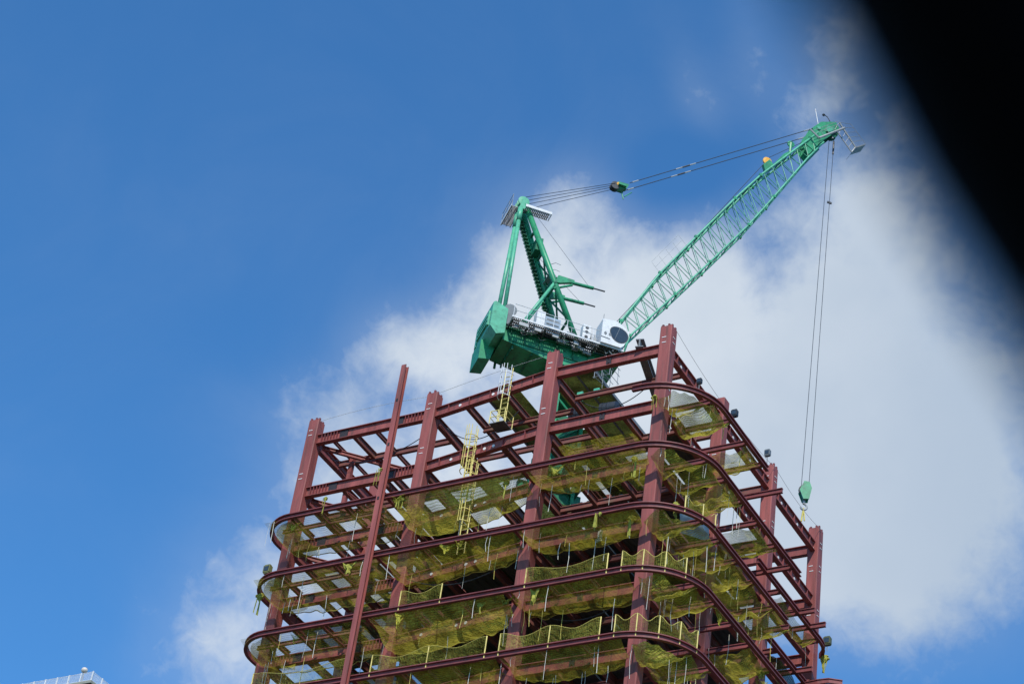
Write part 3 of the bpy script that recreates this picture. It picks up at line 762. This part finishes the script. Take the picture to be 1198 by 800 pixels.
ac = MB(); cbox(ac, -3.45, -2.85, 1.3, 2.0, 8.97, 10.55); ac.build('control_cabinet', WHT, crane)
ac = MB(); cbox(ac, -2.8, -1.7, 1.2, 1.9, 8.97, 10.35); blo = ac.build('generator_box', BLUE, crane)
gv = MB()
for z in (9.35, 9.7, 10.05): cbox(gv, -2.7, -1.8, 1.902, 1.93, z, z + .1)
gv.each('vent', GRY, blo)
mc = MB()
mc.lathe(W(-1.0, -.7, 9.6), [(.6, 0), (.6, .08), (.42, .1), (.42, 1.2), (.6, 1.22), (.6, 1.3)], dT, 16); mc.lathe(W(1.6, -.7, 9.5), [(.55, 0), (.55, .08), (.38, .1), (.38, 1.2), (.55, 1.22), (.55, 1.3)], dT, 16)
cbox(mc, -1.5, -.5, -1.0, 1.0, 8.86, 9.2); cbox(mc, 1.0, 2.2, -1.0, 1.0, 8.86, 9.2); mc.each('winch', GRND, crane)
mc = MB()
for s in (-.9, .5, .75): mc.tube([W(s, 2.0, 8.9), W(s, 2.0, 9.9)], .03, 5)
cbox(mc, .45, .85, 1.7, 2.2, 9.1, 9.6); cbox(mc, -1.3, -.7, 1.9, 2.3, 8.97, 9.3); mc.each('machinery', GALV, crane)
# A-frame
for sd in (1, -1):
    top = W(-5.0, sd * .35, 20.6); ft = W(.05, sd * 1.2, 9.0)
    MB().tube([top, ft], .205, 14).build('front_leg', GRN, crane, smooth=True)
    b0 = W(-5.35, sd * .35, 20.2); b1 = W(-5.5, sd * .95, 10.2)
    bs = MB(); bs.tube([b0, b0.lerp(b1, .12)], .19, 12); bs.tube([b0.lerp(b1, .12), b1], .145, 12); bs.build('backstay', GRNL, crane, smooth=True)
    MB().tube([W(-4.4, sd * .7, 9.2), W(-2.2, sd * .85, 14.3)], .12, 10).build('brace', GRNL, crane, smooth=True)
    r0 = W(-2.1, sd * .95, 14.5); bk = MB(); bk.prism([W(s, sd * .95 - .12, z) for s, z in ((-2.3, 14.1), (-1.9, 14.2), (-.9, 14.62), (-.9, 14.8), (-2.1, 14.8))], dT * .24)
    bk.tube([W(-2.3, sd * .95, 13.6), W(-1.0, sd * .95, 14.4)], .09, 8); bk.tube([r0, W(.55, sd * .95, 14.72)], .125, 12); st = bk.build('boom_stop', GRN, crane)
    MB().tube([W(.5, sd * .95, 14.72), W(1.4, sd * .95, 14.76)], .055, 8).build('stop_rod', DKG, st)
def leg(t, sd): return W(-5.0, sd * .35, 20.6).lerp(W(.05, sd * 1.2, 9.0), t)
cx = MB()
for t in (.18, .33, .56, .80):
    cx.tube([leg(t, 1), leg(t, -1)], .10, 8)
for a, b in ((.33, .56), (.56, .80)): cx.tube([leg(a, 1), leg(b, -1)], .07, 8); cx.tube([leg(a, -1), leg(b, 1)], .07, 8)
cx.each('cross_member', GRND, crane)
gp = MB(); q = leg(.27, 1).lerp(leg(.27, -1), .5); gp.box(q, (.5, .95, 1.1), AX); q = leg(.54, 1).lerp(leg(.54, -1), .5); gp.box(q, (.35, 1.3, .6), AX); gp.each('gusset_box', GRND, crane)
ld = MB()
for off in (-.28, -.62):
    a = leg(.05, -1) + dS * off; b = leg(.97, -1) + dS * off; ld.tube([a, b], .04, 5)
for i in range(40):
    t = .06 + .9 * i / 39; ld.box(leg(t, -1) + dS * -.45, (.34, .4, .03), AX)
ld.build('leg_ladder', GRND, crane)
sv = MB()
for sd in (-.35, 0, .35): sv.lathe(W(-5.2, sd - .05, 20.9), [(.2, 0), (.42, .02), (.42, .08), (.2, .1)], dT, 16)
sv.prism([W(a, -.5, b) for a, b in ((-5.5, 20.1), (-4.7, 20.1), (-4.95, 21.1), (-5.3, 21.2))], dT * .07); sv.prism([W(a, .43, b) for a, b in ((-5.5, 20.1), (-4.7, 20.1), (-4.95, 21.1), (-5.3, 21.2))], dT * .07); sv.each('head_sheave', GRNL, crane)
tp = MB()
for i_ in range(17): cbox(tp, -5.95, -5.25, -2.2 + i_ * .135, -2.12 + i_ * .135, 20.44, 20.48)
for s__ in (-5.95, -5.6, -5.3): cbox(tp, s__, s__ + .05, -2.25, .1, 20.38, 20.436)
for i_ in range(14): cbox(tp, -5.1 + i_ * .13, -5.02 + i_ * .13, .2, .85, 20.02, 20.06)
for t__ in (.2, .5, .8): cbox(tp, -5.1, -3.3, t__, t__ + .05, 19.96, 20.016)
tpo = tp.build('platform_grating', GALV, crane)
tr_ = MB(); cbox(tr_, -5.98, -5.94, -2.35, .1, 20.4, 20.62); cbox(tr_, -5.15, -3.2, .93, .98, 19.98, 20.2); cbox(tr_, -3.22, -3.17, .15, .95, 19.98, 20.2); tr_.each('toe_board', WHT, tpo)
tr_ = MB()
for z in (21.0, 21.5): tr_.tube([W(-5.95, -2.3, z), W(-5.95, .1, z)], .02, 5)
for t in (-2.3, -1.5, -.7, .1): tr_.tube([W(-5.95, t, 20.45), W(-5.95, t, 21.5)], .02, 5)
tr_.build('handrail', GALV, tpo)
ml = MB(); 
for z_ in (13.8, 14.4, 15.0): ml.tube([W(-2.9, -.4, z_ + 1.3), W(-2.2, .2, z_ + 1.5), W(-1.9, .5, z_ + 1.2)], .02, 5)
cbox(ml, -2.7, -1.9, -.6, .6, 14.95, 15.02); ml.build('rest_platform', GALV, crane)
# jib: four chords with lacing
Jf = V((3.0, 9.3)); 
J = [ # (upper s,z) (lower s,z) half width
    ((2.75, 9.7), (3.15, 9.3), .85), ((2.85, 12.75), (3.62, 11.75), .85), ((5.33, 18.07), (6.6, 16.6), .8), ((7.75, 22.4), (9.0, 20.55), .8), ((10.5, 27.25), (11.75, 25.2), .8), ((12.4, 30.4), (13.6, 28.75), .75), ((15.6, 35.0), (16.2, 33.9), .55), ((17.0, 37.0), (17.5, 36.2), .45)]
def jib_at(t):
    t = max(0, min(len(J) - 1.0001, t)); i = int(t); f = t - i; a, b = J[i], J[i + 1]
    L_ = lambda p, q: p + (q - p) * f
    return (L_(a[0][0], b[0][0]), L_(a[0][1], b[0][1])), (L_(a[1][0], b[1][0]), L_(a[1][1], b[1][1])), L_(a[2], b[2])
ch = MB()
for up_ in (0, 1):
    for sd in (-1, 1):
        ch.tube([W(J[i][up_][0], sd * J[i][2], J[i][up_][1]) for i in range(len(J))], .085 if up_ == 0 else .075, 8)
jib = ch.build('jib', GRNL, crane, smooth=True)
# lacing, evenly spaced along the length
ts = []; acc = 0; last = None; step = 1.15
for i in range(2000):
    t = 7 * i / 1999; u, l, w_ = jib_at(t); c = V(((u[0] + l[0]) / 2, (u[1] + l[1]) / 2))
    if last is not None: acc += (c - last).length
    if last is None or acc >= step: ts.append(t); acc = 0
    last = c
lc = MB(); lf = MB()
for i in range(len(ts) - 1):
    u0, l0, w0 = jib_at(ts[i]); u1, l1, w1 = jib_at(ts[i + 1]); um, lm, wm = jib_at((ts[i] + ts[i + 1]) / 2)
    for sd in (-1, 1):
        lc.tube([W(u0[0], sd * w0, u0[1]), W(lm[0], sd * wm, lm[1])], .027, 6); lc.tube([W(lm[0], sd * wm, lm[1]), W(u1[0], sd * w1, u1[1])], .027, 6)
    for (p0, p1) in ((u0, u1), (l0, l1)):
        a, b = (1, -1) if i % 2 else (-1, 1)
        lf.tube([W(p0[0], a * w0, p0[1]), W(p1[0], b * w1, p1[1])], .027, 6)
    lf.tube([W(u0[0], -w0, u0[1]), W(u0[0], w0, u0[1])], .027, 6); lf.tube([W(l0[0], -w0, l0[1]), W(l0[0], w0, l0[1])], .027, 6)
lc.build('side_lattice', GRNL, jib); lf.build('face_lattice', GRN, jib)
kn = MB()
for t in (1, 2, 3, 4, 5):
    u, l, w_ = jib_at(t + .001)
    for sd in (-1, 1): kn.box(W(u[0], sd * w_, u[1]), (.26, .19, .22), AX); kn.box(W(l[0], sd * w_, l[1]), (.22, .18, .2), AX)
kn.each('chord_joint', GRN, jib)
wkj = MB()
for i in range(190):
    u, l, w_ = jib_at(1.8 + 3.3 * i / 189); wkj.box(W(u[0] - .06, 0, u[1] + .06), (.1, .5, .05), AX)
wkj.build('walkway_grating', GRND, jib)
hr = MB()
for s_, z_ in ((2.2, 2.6),):
    pts = []
    for i in range(5):
        u, l, w_ = jib_at(2.05 + .75 * i / 4); pts.append((u[0] - .05, u[1] + .05)); hr.tube([W(u[0], .5, u[1]), W(u[0] - .7, .5, u[1] + .75)], .009, 5)
    for k in (.4, .75): hr.tube([W(p[0] - .95 * k, .5, p[1] + k) for p in pts], .009, 5)
hr.build('handrail', GALV, jib)
# jib head
hd = MB()
for sd in (-1, 1):
    hd.prism([W(s, sd * .42, z) for s, z in ((15.6, 35.2), (16.2, 36.9), (17.2, 38.2), (18.4, 38.7), (18.75, 38.2), (18.1, 37.2), (17.2, 36.0), (16.3, 34.4))], dT * (.06 * sd))
cbox(hd, 16.4, 17.0, -.42, .42, 36.6, 36.9); cbox(hd, 17.4, 18.3, -.42, .42, 38.05, 38.2); hdo = hd.build('jib_head', GRN, crane)
sh = MB()
for sd in (-.25, .2): sh.lathe(W(18.2, sd, 37.75), [(.3, 0), (.55, .02), (.55, .1), (.3, .12)], dT, 18)
for sd in (-.2, .15): sh.lathe(W(16.9, sd, 37.2), [(.25, 0), (.42, .02), (.42, .1), (.25, .12)], dT, 18)
sh.each('head_sheave', GRND, hdo)
lm_ = MB(); cbox(lm_, 17.6, 18.2, .49, .6, 37.3, 37.9); lm_.lathe(W(17.0, .5, 37.4), [(.18, 0), (.15, .08)], dT, 10); lm_.each('head_plate', GRNL, hdo)
# head platforms
hp = MB()
hp.box((W(16.9, .95, 35.45) + W(19.1, .95, 37.4)) / 2, (.1, .1, .1), AX)
hp.tube([W(16.85, 1.0, 35.9), W(18.95, 1.0, 37.85)], .09, 8); hp.tube([W(16.1, .9, 36.6), W(16.85, 1.0, 35.9)], .07, 6); hp.build('side_walkway', GALV, hdo)
rr_ = MB()
for i in range(5):
    a = W(16.5, 1.0, 36.25).lerp(W(18.3, 1.0, 37.9), i / 4); rr_.tube([a, a + dS * .35 + dZ * -.35], .02, 5)
rr_.tube([W(16.4, 1.0, 36.5), W(18.4, 1.0, 38.35)], .02, 5); rr_.tube([W(16.5, 1.0, 36.25), W(18.5, 1.0, 38.1)], .02, 5); rr_.build('handrail', GALV, hdo)
gt = MB(); a0, a1, b0, b1 = W(18.7, .5, 38.75), W(20.15, .5, 36.75), W(19.7, .5, 39.0), W(21.0, .5, 37.45)
gt.tube([a0, a1], .07, 6); c0, c1 = a0 + dS * -.35 - dZ * .9, a1 + dS * -.3 - dZ * .65
gt.tube([c0 + dS * .1, c1], .05, 6); gt.prism([a1, b1, b1 - dT * .9, a1 - dT * .9], dZ * -.08); gt.tube([a1, c1], .05, 6); gt.prism([c1, a1, a1 - dT * .9, c1 - dT * .9], dZ * -.08)
gto = gt.build('service_gantry', GALV, hdo)
rg = MB(); rg.tube([b0, b1], .018, 5)
for i in range(6): rg.tube([a0.lerp(a1, i / 5), b0.lerp(b1, i / 5)], .018, 5)
for i in range(5): rg.tube([a0.lerp(a1, i / 5), c0.lerp(c1, i / 5)], .018, 5)
rg.build('handrail', GALV, gto)
an = MB(); an.tube([W(17.15, .1, 38.0), W(16.8, .1, 39.7)], .035, 6); an.build('antenna', WHT, hdo)
an = MB(); an.tube([W(18.25, -.1, 38.5), W(18.2, -.1, 39.1), W(17.95, -.1, 39.5), W(17.65, -.1, 39.65)], .035, 6); an.lathe(W(17.62, -.1, 39.6), [(.05, -.12), (.13, 0), (.05, .12)], dZ, 10); an.build('warning_light', DKG, hdo)
ys = MB(); ys.lathe(W(13.15, -.1, 32.75), [(.2, 0), (.36, .03), (.36, .14), (.2, .17)], dT, 18); ys.build('guide_sheave', ORG, jib)
yb = MB(); yb.prism([W(s, -.16, z) for s, z in ((13.0, 31.6), (13.6, 32.5), (13.3, 32.9), (12.8, 32.2))], dT * .3); yb.prism([W(s, -.2, z) for s, z in ((13.4, 31.9), (14.6, 33.6), (14.9, 34.4), (14.4, 33.9), (13.6, 32.5))], dT * .4)
yb.tube([W(14.9, .1, 34.0), W(14.95, .1, 35.3)], .12, 8); yb.lathe(W(14.95, 0, 35.2), [(.1, 0), (.3, .03), (.3, .12), (.1, .15)], dT, 12); yb.build('sheave_bracket', GRN, jib)
# ropes of the luffing gear
fb = MB(); cbox(fb, 1.6, 2.2, -.46, .46, 25.3, 25.42); fb.prism([W(s, -.2, z) for s, z in ((1.4, 25.0), (2.3, 25.35), (2.45, 25.8), (1.6, 25.75))], dT * .4); fb.tube([W(2.0, 0, 25.0), W(2.2, 0, 24.4)], .045, 6); fb.tube([W(2.2, .2, 24.5), W(2.7, .2, 25.1)], .04, 6); fbo = fb.build('floating_block', GRN, crane)
fs_ = MB()
for t in (-.2, -.07, .07, .2): fs_.lathe(W(1.42, t - .03, 25.3), [(.2, 0), (.34, .02), (.34, .05), (.2, .06)], dT, 14)
fs_.each('sheave', DKG, fbo)
fy_ = MB(); fy_.lathe(W(1.62, .205, 25.5), [(.15, 0), (.14, .03)], dT, 12); fy_.build('sheave_cap', ORG, fbo)
for t, zt in ((-.4, 20.65), (-.13, 20.95), (.13, 21.15), (.4, 21.3)):
    MB().tube([W(-5.1, t, zt), W(1.35, t * .6, 25.3 + (zt - 20.95) * .35)], .022, 5).build('luffing_rope', WIRE, crane)
for t, dz_ in ((-.46, .0), (.46, -.0)):
    a = W(2.4, t, 25.7 + dz_); b = W(16.5, t * 1.1, 37.15 + dz_ * 3)
    MB().tube([a, b], .030, 6).build('pendant_rope', WIRE, crane)
    for f in (.26, .33):
        c = a.lerp(b, f); d_ = (b - a).normalized(); MB().tube([c - d_ * .35, c + d_ * .3], .048, 6).build('rope_socket', GALV, crane)
    MB().tube([a.lerp(b, .275), a.lerp(b, .315)], .06, 6).build('rope_link', DKG, crane)
    for f in (.03, .965):
        c = a.lerp(b, f); MB().tube([c - d_ * .3, c + d_ * .25], .048, 6).build('rope_socket', GALV, crane)
MB().tube([W(1.0, .2, 9.8), W(1.3, .2, 14.5), W(13.4, 0, 33.2)][0:1] + [W(13.3, 0, 33.15)], .022, 5).build('luffing_rope', WIRE, crane)
MB().tube([W(13.3, 0, 33.2), W(18.0, 0, 38.0)], .022, 5).build('luffing_rope', WIRE, crane)
MB().tube([W(-4.6, .5, 20.3), W(.2, .95, 14.75)], .012, 5).build('stop_line', WIRE, crane)
MB().tube([W(-3.2, -.5, 17.0), W(.3, -.95, 14.75)], .012, 5).build('stop_line', WIRE, crane)
# hook block and its ropes
HB = W(17.62, 0, 3.9)
hk = empty('hook_block', HB, 'green hook block hanging on two thin ropes right of the tower', 'hook block')
b_ = MB()
pr = [(-.38, .1), (-.1, .85), (.28, .85), (.45, .35), (.3, -.55), (-.1, -.62)]
Tv = V((.82, .57, 0)); Nv = V((.57, -.82, 0))
for sd in (.22, -.28): b_.prism([HB + Tv * a + dZ * b + Nv * sd for a, b in pr], Nv * .07)
b_.each('cheek_plate', GRN, hk)
b2 = MB(); b2.prism([HB + Tv * a * .8 + dZ * b * .85 + Nv * -.2 for a, b in pr], Nv * .4); b2.build('weight', GRND, hk)
b3 = MB(); b3.lathe(HB + dZ * .25 + Nv * -.1, [(.2, 0), (.42, .03), (.42, .15), (.2, .18)], Nv, 16); b3.build('sheave', DKG, hk)
b4 = MB(); b4.tube([HB + dZ * -.6, HB + dZ * -.85], .1, 8); b4.tube([HB + dZ * -.85 + Tv * (.22 * math.sin(a)) + dZ * (-.25 + .24 * math.cos(a)) for a in [i * .5 for i in range(10)]], .07, 8); b4.build('hook', GALV, hk)
b5 = MB(); b5.tube([HB + dZ * -1.2, HB + dZ * -2.3 + Tv * -.12], .06, 5); b5.tube([HB + dZ * -1.2, HB + dZ * -2.2 + Tv * .1], .05, 5); b5.each('sling', CORDY, hk)
for a, tt in ((-.24, W(18.15, 0, 37.3)), (.28, W(18.55, 0, 37.4))):
    MB().tube([HB + Tv * a + dZ * .5, tt], .021, 5).build('hoist_rope', WIRE, crane)
q = W(18.55, 0, 37.4).lerp(HB, .15); b6 = MB(); b6.tube([W(18.55, 0, 37.4).lerp(HB + Tv * .28, .01), W(18.55, 0, 37.4).lerp(HB + Tv * .28, .05)], .07, 6)
b6.build('rope_socket', WIRE, crane)
q = W(18.55, 0, 37.4).lerp(HB + Tv * .28, .2); b7 = MB(); b7.box(q, (.35, .1, .16), AX); b7.build('anti_twist_bar', DKG, crane)

# ------------------------------------------------------------------ the neighbour at lower left
RC = V((-110.9, 73.7, 34.4))
nb = empty('rooftop_building', (RC.x - 15, RC.y + 12, GZ), 'neighbouring building whose pale roof edge and white railing show at lower left', 'building')
m1 = MB(); m1.bb((RC.x - 30, RC.y, RC.z - .32), (RC.x, RC.y + 24, RC.z)); m1.build('roof_slab', CONC, nb)
m1 = MB(); m1.bb((RC.x - 28.5, RC.y + 1.4, GZ), (RC.x - 1.5, RC.y + 22.6, RC.z - .32)); m1.build('wall', SOFF, nb)
m1 = MB()
for k in range(28):
    z_ = RC.z - 3.4 - k * 3.9
    for i in range(8): m1.bb((RC.x - 27.6 + i * 3.25, RC.y + 1.34, z_), (RC.x - 25.2 + i * 3.25, RC.y + 1.395, z_ + 1.9))
    for i in range(6): m1.bb((RC.x - 1.495, RC.y + 2.4 + i * 3.3, z_), (RC.x - 1.44, RC.y + 4.8 + i * 3.3, z_ + 1.9))
m1.build('window', GLS, nb)
rl = MB()
for zz in (.12, 1.15): rl.tube([(RC.x - 29.8, RC.y + .15, RC.z + zz), (RC.x - .15, RC.y + .15, RC.z + zz), (RC.x - .15, RC.y + 23.8, RC.z + zz)], .035, 5)
for i in range(180):
    x_ = RC.x - .15 - i * .165; rl.box((x_, RC.y + .15, RC.z + .6), (.035, .035, 1.1))
for i in range(140): rl.box((RC.x - .15, RC.y + .15 + i * .165, RC.z + .6), (.035, .035, 1.1))
ro = rl.build('railing', WHT, nb)
rp = MB()
for i in range(16): rp.box((RC.x - .15 - i * 1.75, RC.y + .17, RC.z + .62), (.12, .12, 1.24))
for i in range(13): rp.box((RC.x - .13, RC.y + .15 + i * 1.75, RC.z + .62), (.12, .12, 1.24))
rp.build('railing_post', WHT, ro)
bl = empty('ball_finial', RC + V((-2.6, 1.2, 0)), 'pale ball on a stub pole behind the white rooftop railing', 'ball')
MB().tube([RC + V((-2.6, 1.2, 0)), RC + V((-2.6, 1.2, 2.1))], .1, 8).build('pole', GRY, bl)
MB().lathe(RC + V((-2.6, 1.2, 2.3)), [(.02 + .36 * math.sin(math.pi * i / 12), -.36 * math.cos(math.pi * i / 12)) for i in range(13)], dZ, 18).build('ball', mat('ball_paint', (.62, .55, .47), .5, var=.15), bl, smooth=True)

# ------------------------------------------------------------------ ground
gm = MB(); n = 96; gm.v = [V((3000 * math.cos(2 * math.pi * i / n), 3000 * math.sin(2 * math.pi * i / n), GZ)) for i in range(n)]; gm.f = [tuple(range(n))]
gr = gm.build('ground', ASPH, None, origin=(0, 0, GZ)); gr['kind'] = 'structure'

# unidentified dark edge beside the lens, added as a made-up bent pole
CP = V((51.20919, -92.68122, -81.46646)); Rv = V((.8716186, .4743942, .1234143)); Uv = V((.2046217, -.5809118, .7878270)); Fv = V((-.4454334, .6614315, .6034049))
bp = [V((51.030, -92.5, -80.80)), V((51.0785, -92.4398, -80.999)), V((51.1074, -92.3535, -81.0723)), V((51.1172, -92.3213, -81.1003)), V((51.1279, -92.2947, -81.1215)), V((51.155, -92.245, -81.175)), V((51.185, -92.205, -81.26)), V((51.205, -92.18, -81.42)), V((51.21, -92.175, -81.7)), V((51.21, -92.175, -83.1))]
bp = [p + V((-.0076, -.0012, -.0043)) for p in bp]
po2 = MB().tube(bp, .045, 20).build('near_dark_edge', BLACK, None, origin=bp[-1], smooth=True)
tag(po2, 'unidentified black edge close to the lens, modelled as a bent pole, a soft dark shape filling the upper right corner', 'pole')

# ------------------------------------------------------------------ light
SAZ, SEL = math.radians(-60), math.radians(46)
sd = V((math.cos(SEL) * math.cos(SAZ), math.cos(SEL) * math.sin(SAZ), math.sin(SEL)))
sl = D.lights.new('sun', 'SUN'); sl.energy = 4.1; sl.angle = math.radians(.53); sl.color = (1.0, .95, .87)
so = D.objects.new('sun', sl); COL.objects.link(so); so.location = (60, -90, 90); so.rotation_euler = (-sd).to_track_quat('-Z', 'Y').to_euler()
w = D.worlds.new('World'); SC.world = w; w.use_nodes = True; nt = w.node_tree; N = nt.nodes; L = nt.links
bg = N['Background']; bg.inputs['Strength'].default_value = .1
sky = N.new('ShaderNodeTexSky'); sky.sky_type = 'NISHITA'; sky.sun_disc = False; sky.sun_elevation = SEL; sky.sun_rotation = math.atan2(sd.x, sd.y)
sky.air_density = 1.0; sky.dust_density = .1; sky.ozone_density = 3.5; sky.altitude = 100
def math_(op, a, b=None, c=None, clamp=False):
    n_ = N.new('ShaderNodeMath'); n_.operation = op; n_.use_clamp = clamp
    for i, x in enumerate((a, b, c)):
        if x is None: continue
        if isinstance(x, (int, float)): n_.inputs[i].default_value = x
        else: L.new(x, n_.inputs[i])
    return n_.outputs[0]
def dot_(vec, c):
    n_ = N.new('ShaderNodeVectorMath'); n_.operation = 'DOT_PRODUCT'; L.new(vec, n_.inputs[0]); n_.inputs[1].default_value = c; return n_.outputs['Value']
geo = N.new('ShaderNodeTexCoord'); d_ = geo.outputs['Generated']
# flat chart of the north-western sky (world bearings): u along the horizon, v upwards
cf = (-.4454, .6614, .6034); ch_ = (.8294, .5586, 0); cu = (.3371, -.5005, .7974)
df = math_('MAXIMUM', dot_(d_, cf), .02); u = math_('DIVIDE', dot_(d_, ch_), df); v = math_('DIVIDE', dot_(d_, cu), df)
# ragged edges
nn = N.new('ShaderNodeTexNoise'); nn.inputs['Scale'].default_value = 9; nn.inputs['Detail'].default_value = 9; nn.inputs['Roughness'].default_value = .62; nn.inputs['Distortion'].default_value = .5; L.new(d_, nn.inputs['Vector'])
n3 = N.new('ShaderNodeTexNoise'); n3.inputs['Scale'].default_value = 30; n3.inputs['Detail'].default_value = 8; n3.inputs['Roughness'].default_value = .6; L.new(d_, n3.inputs['Vector'])
rough_ = math_('ADD', math_('MULTIPLY', math_('SUBTRACT', nn.outputs['Fac'], .5), 1.05), math_('MULTIPLY', math_('SUBTRACT', n3.outputs['Fac'], .5), 1.0))
nm_ = N.new('ShaderNodeTexNoise'); nm_.inputs['Scale'].default_value = 95; nm_.inputs['Detail'].default_value = 6; nm_.inputs['Roughness'].default_value = .6; nm_.inputs['Distortion'].default_value = .8; L.new(d_, nm_.inputs['Vector'])
rough_ = math_('ADD', rough_, math_('MULTIPLY', math_('SUBTRACT', nm_.outputs['Fac'], .5), .38))
def blob(cu_, cv_, ru, rv, rot, amp):
    cs, sn = math.cos(rot), math.sin(rot)
    a = math_('SUBTRACT', u, cu_); b = math_('SUBTRACT', v, cv_)
    p = math_('DIVIDE', math_('ADD', math_('MULTIPLY', a, cs), math_('MULTIPLY', b, sn)), ru); q = math_('DIVIDE', math_('SUBTRACT', math_('MULTIPLY', b, cs), math_('MULTIPLY', a, sn)), rv)
    r2 = math_('ADD', math_('MULTIPLY', p, p), math_('MULTIPLY', q, q))
    return math_('MULTIPLY', math_('EXPONENT', math_('MULTIPLY', r2, -1)), amp)
BL_ = [(.066, -.046, .108, .085, .25, 1.05), (.165, -.010, .085, .085, 0, .92), (.004, .028, .030, .046, .4, .60), (-.046, -.098, .045, .058, .9, .62), (.026, .070, .024, .020, .3, .50), (.078, .040, .040, .026, .3, .45),
       (.128, .155, .022, .055, -.2, .52), (.150, .085, .04, .05, 0, .50), (.068, .090, .042, .017, .35, -.55), (.108, .054, .020, .024, .3, -.38), (.205, -.155, .075, .035, 0, -.40), (-.105, -.158, .050, .050, -.5, .55), (.068, .118, .011, .034, .5, .30), (.085, .150, .014, .035, .2, .26),
       (-.026, -.008, .024, .024, .6, .42), (-.055, -.010, .022, .020, .6, .42), (-.120, -.022, .028, .026, .6, -.20), (-.078, -.050, .026, .026, .6, .30), (.195, -.05, .07, .06, 0, .45), (-.125, -.045, .03, .02, .3, .18)]
s_ = None
for b in BL_:
    o_ = blob(*b); s_ = o_ if s_ is None else math_('ADD', s_, o_)
front = math_('GREATER_THAN', dot_(d_, cf), .6)
far_ = math_('MULTIPLY', math_('SUBTRACT', 1.0, front), .42)
dens = math_('ADD', math_('ADD', math_('MULTIPLY', s_, front), far_), math_('MULTIPLY', rough_, .75))
mr = N.new('ShaderNodeMapRange'); mr.interpolation_type = 'SMOOTHSTEP'; mr.inputs[1].default_value = .21; mr.inputs[2].default_value = 1.0; L.new(dens, mr.inputs['Value'])
hz = N.new('ShaderNodeMapRange'); hz.interpolation_type = 'SMOOTHSTEP'; hz.inputs[1].default_value = -.1; hz.inputs[2].default_value = 1.0; hz.inputs[4].default_value = .30
L.new(math_('ADD', math_('MULTIPLY', s_, front), math_('MULTIPLY', math_('SUBTRACT', nn.outputs['Fac'], .5), .6)), hz.inputs['Value'])
cov = math_('MAXIMUM', mr.outputs['Result'], hz.outputs['Result'])
# cloud tone varies with thickness
n4 = N.new('ShaderNodeTexNoise'); n4.inputs['Scale'].default_value = 11; n4.inputs['Detail'].default_value = 9; L.new(d_, n4.inputs['Vector'])
tone = N.new('ShaderNodeMapRange'); tone.inputs[1].default_value = .36; tone.inputs[2].default_value = .62; tone.inputs[3].default_value = 0; tone.inputs[4].default_value = 1; L.new(n4.outputs['Fac'], tone.inputs['Value'])
cm = N.new('ShaderNodeMix'); cm.data_type = 'RGBA'; east = N.new('ShaderNodeMapRange'); east.inputs[1].default_value = .07; east.inputs[2].default_value = .22; east.inputs[3].default_value = 1; east.inputs[4].default_value = .15; L.new(u, east.inputs['Value'])
L.new(math_('MULTIPLY', math_('MULTIPLY_ADD', tone.outputs['Result'], .6, .4), east.outputs['Result']), cm.inputs[0]); cm.inputs[6].default_value = (4.5, 5.5, 6.8, 1); cm.inputs[7].default_value = (7.0, 7.7, 8.5, 1)
mx = N.new('ShaderNodeMix'); mx.data_type = 'RGBA'; L.new(math_('MULTIPLY', cov, .95), mx.inputs[0]); tint = N.new('ShaderNodeMix'); tint.data_type = 'RGBA'; tint.blend_type = 'MULTIPLY'; tint.inputs[0].default_value = 1; L.new(sky.outputs['Color'], tint.inputs[6]); tint.inputs[7].default_value = (.72, 1.50, 1.98, 1)
L.new(tint.outputs[2], mx.inputs[6]); L.new(cm.outputs[2], mx.inputs[7])
L.new(mx.outputs[2], bg.inputs['Color'])

# ------------------------------------------------------------------ camera
cd = D.cameras.new('camera'); cd.sensor_width = 36; cd.lens = 77.615; cd.clip_start = .05; cd.clip_end = 8000
cd.dof.use_dof = True; cd.dof.focus_distance = 138; cd.dof.aperture_fstop = 2.8
co = D.objects.new('camera', cd); COL.objects.link(co); R3 = Matrix((Rv, Uv, -Fv)).transposed(); co.matrix_world = Matrix.Translation(CP) @ R3.to_4x4()
SC.camera = co
SC.render.engine = 'CYCLES'; SC.cycles.use_denoising = True; SC.cycles.transparent_max_bounces = 24; SC.cycles.max_bounces = 6
SC.view_settings.view_transform = 'Standard'; SC.view_settings.look = 'None'; SC.view_settings.gamma = 1; SC.view_settings.use_curve_mapping = False; SC.view_settings.exposure = 0
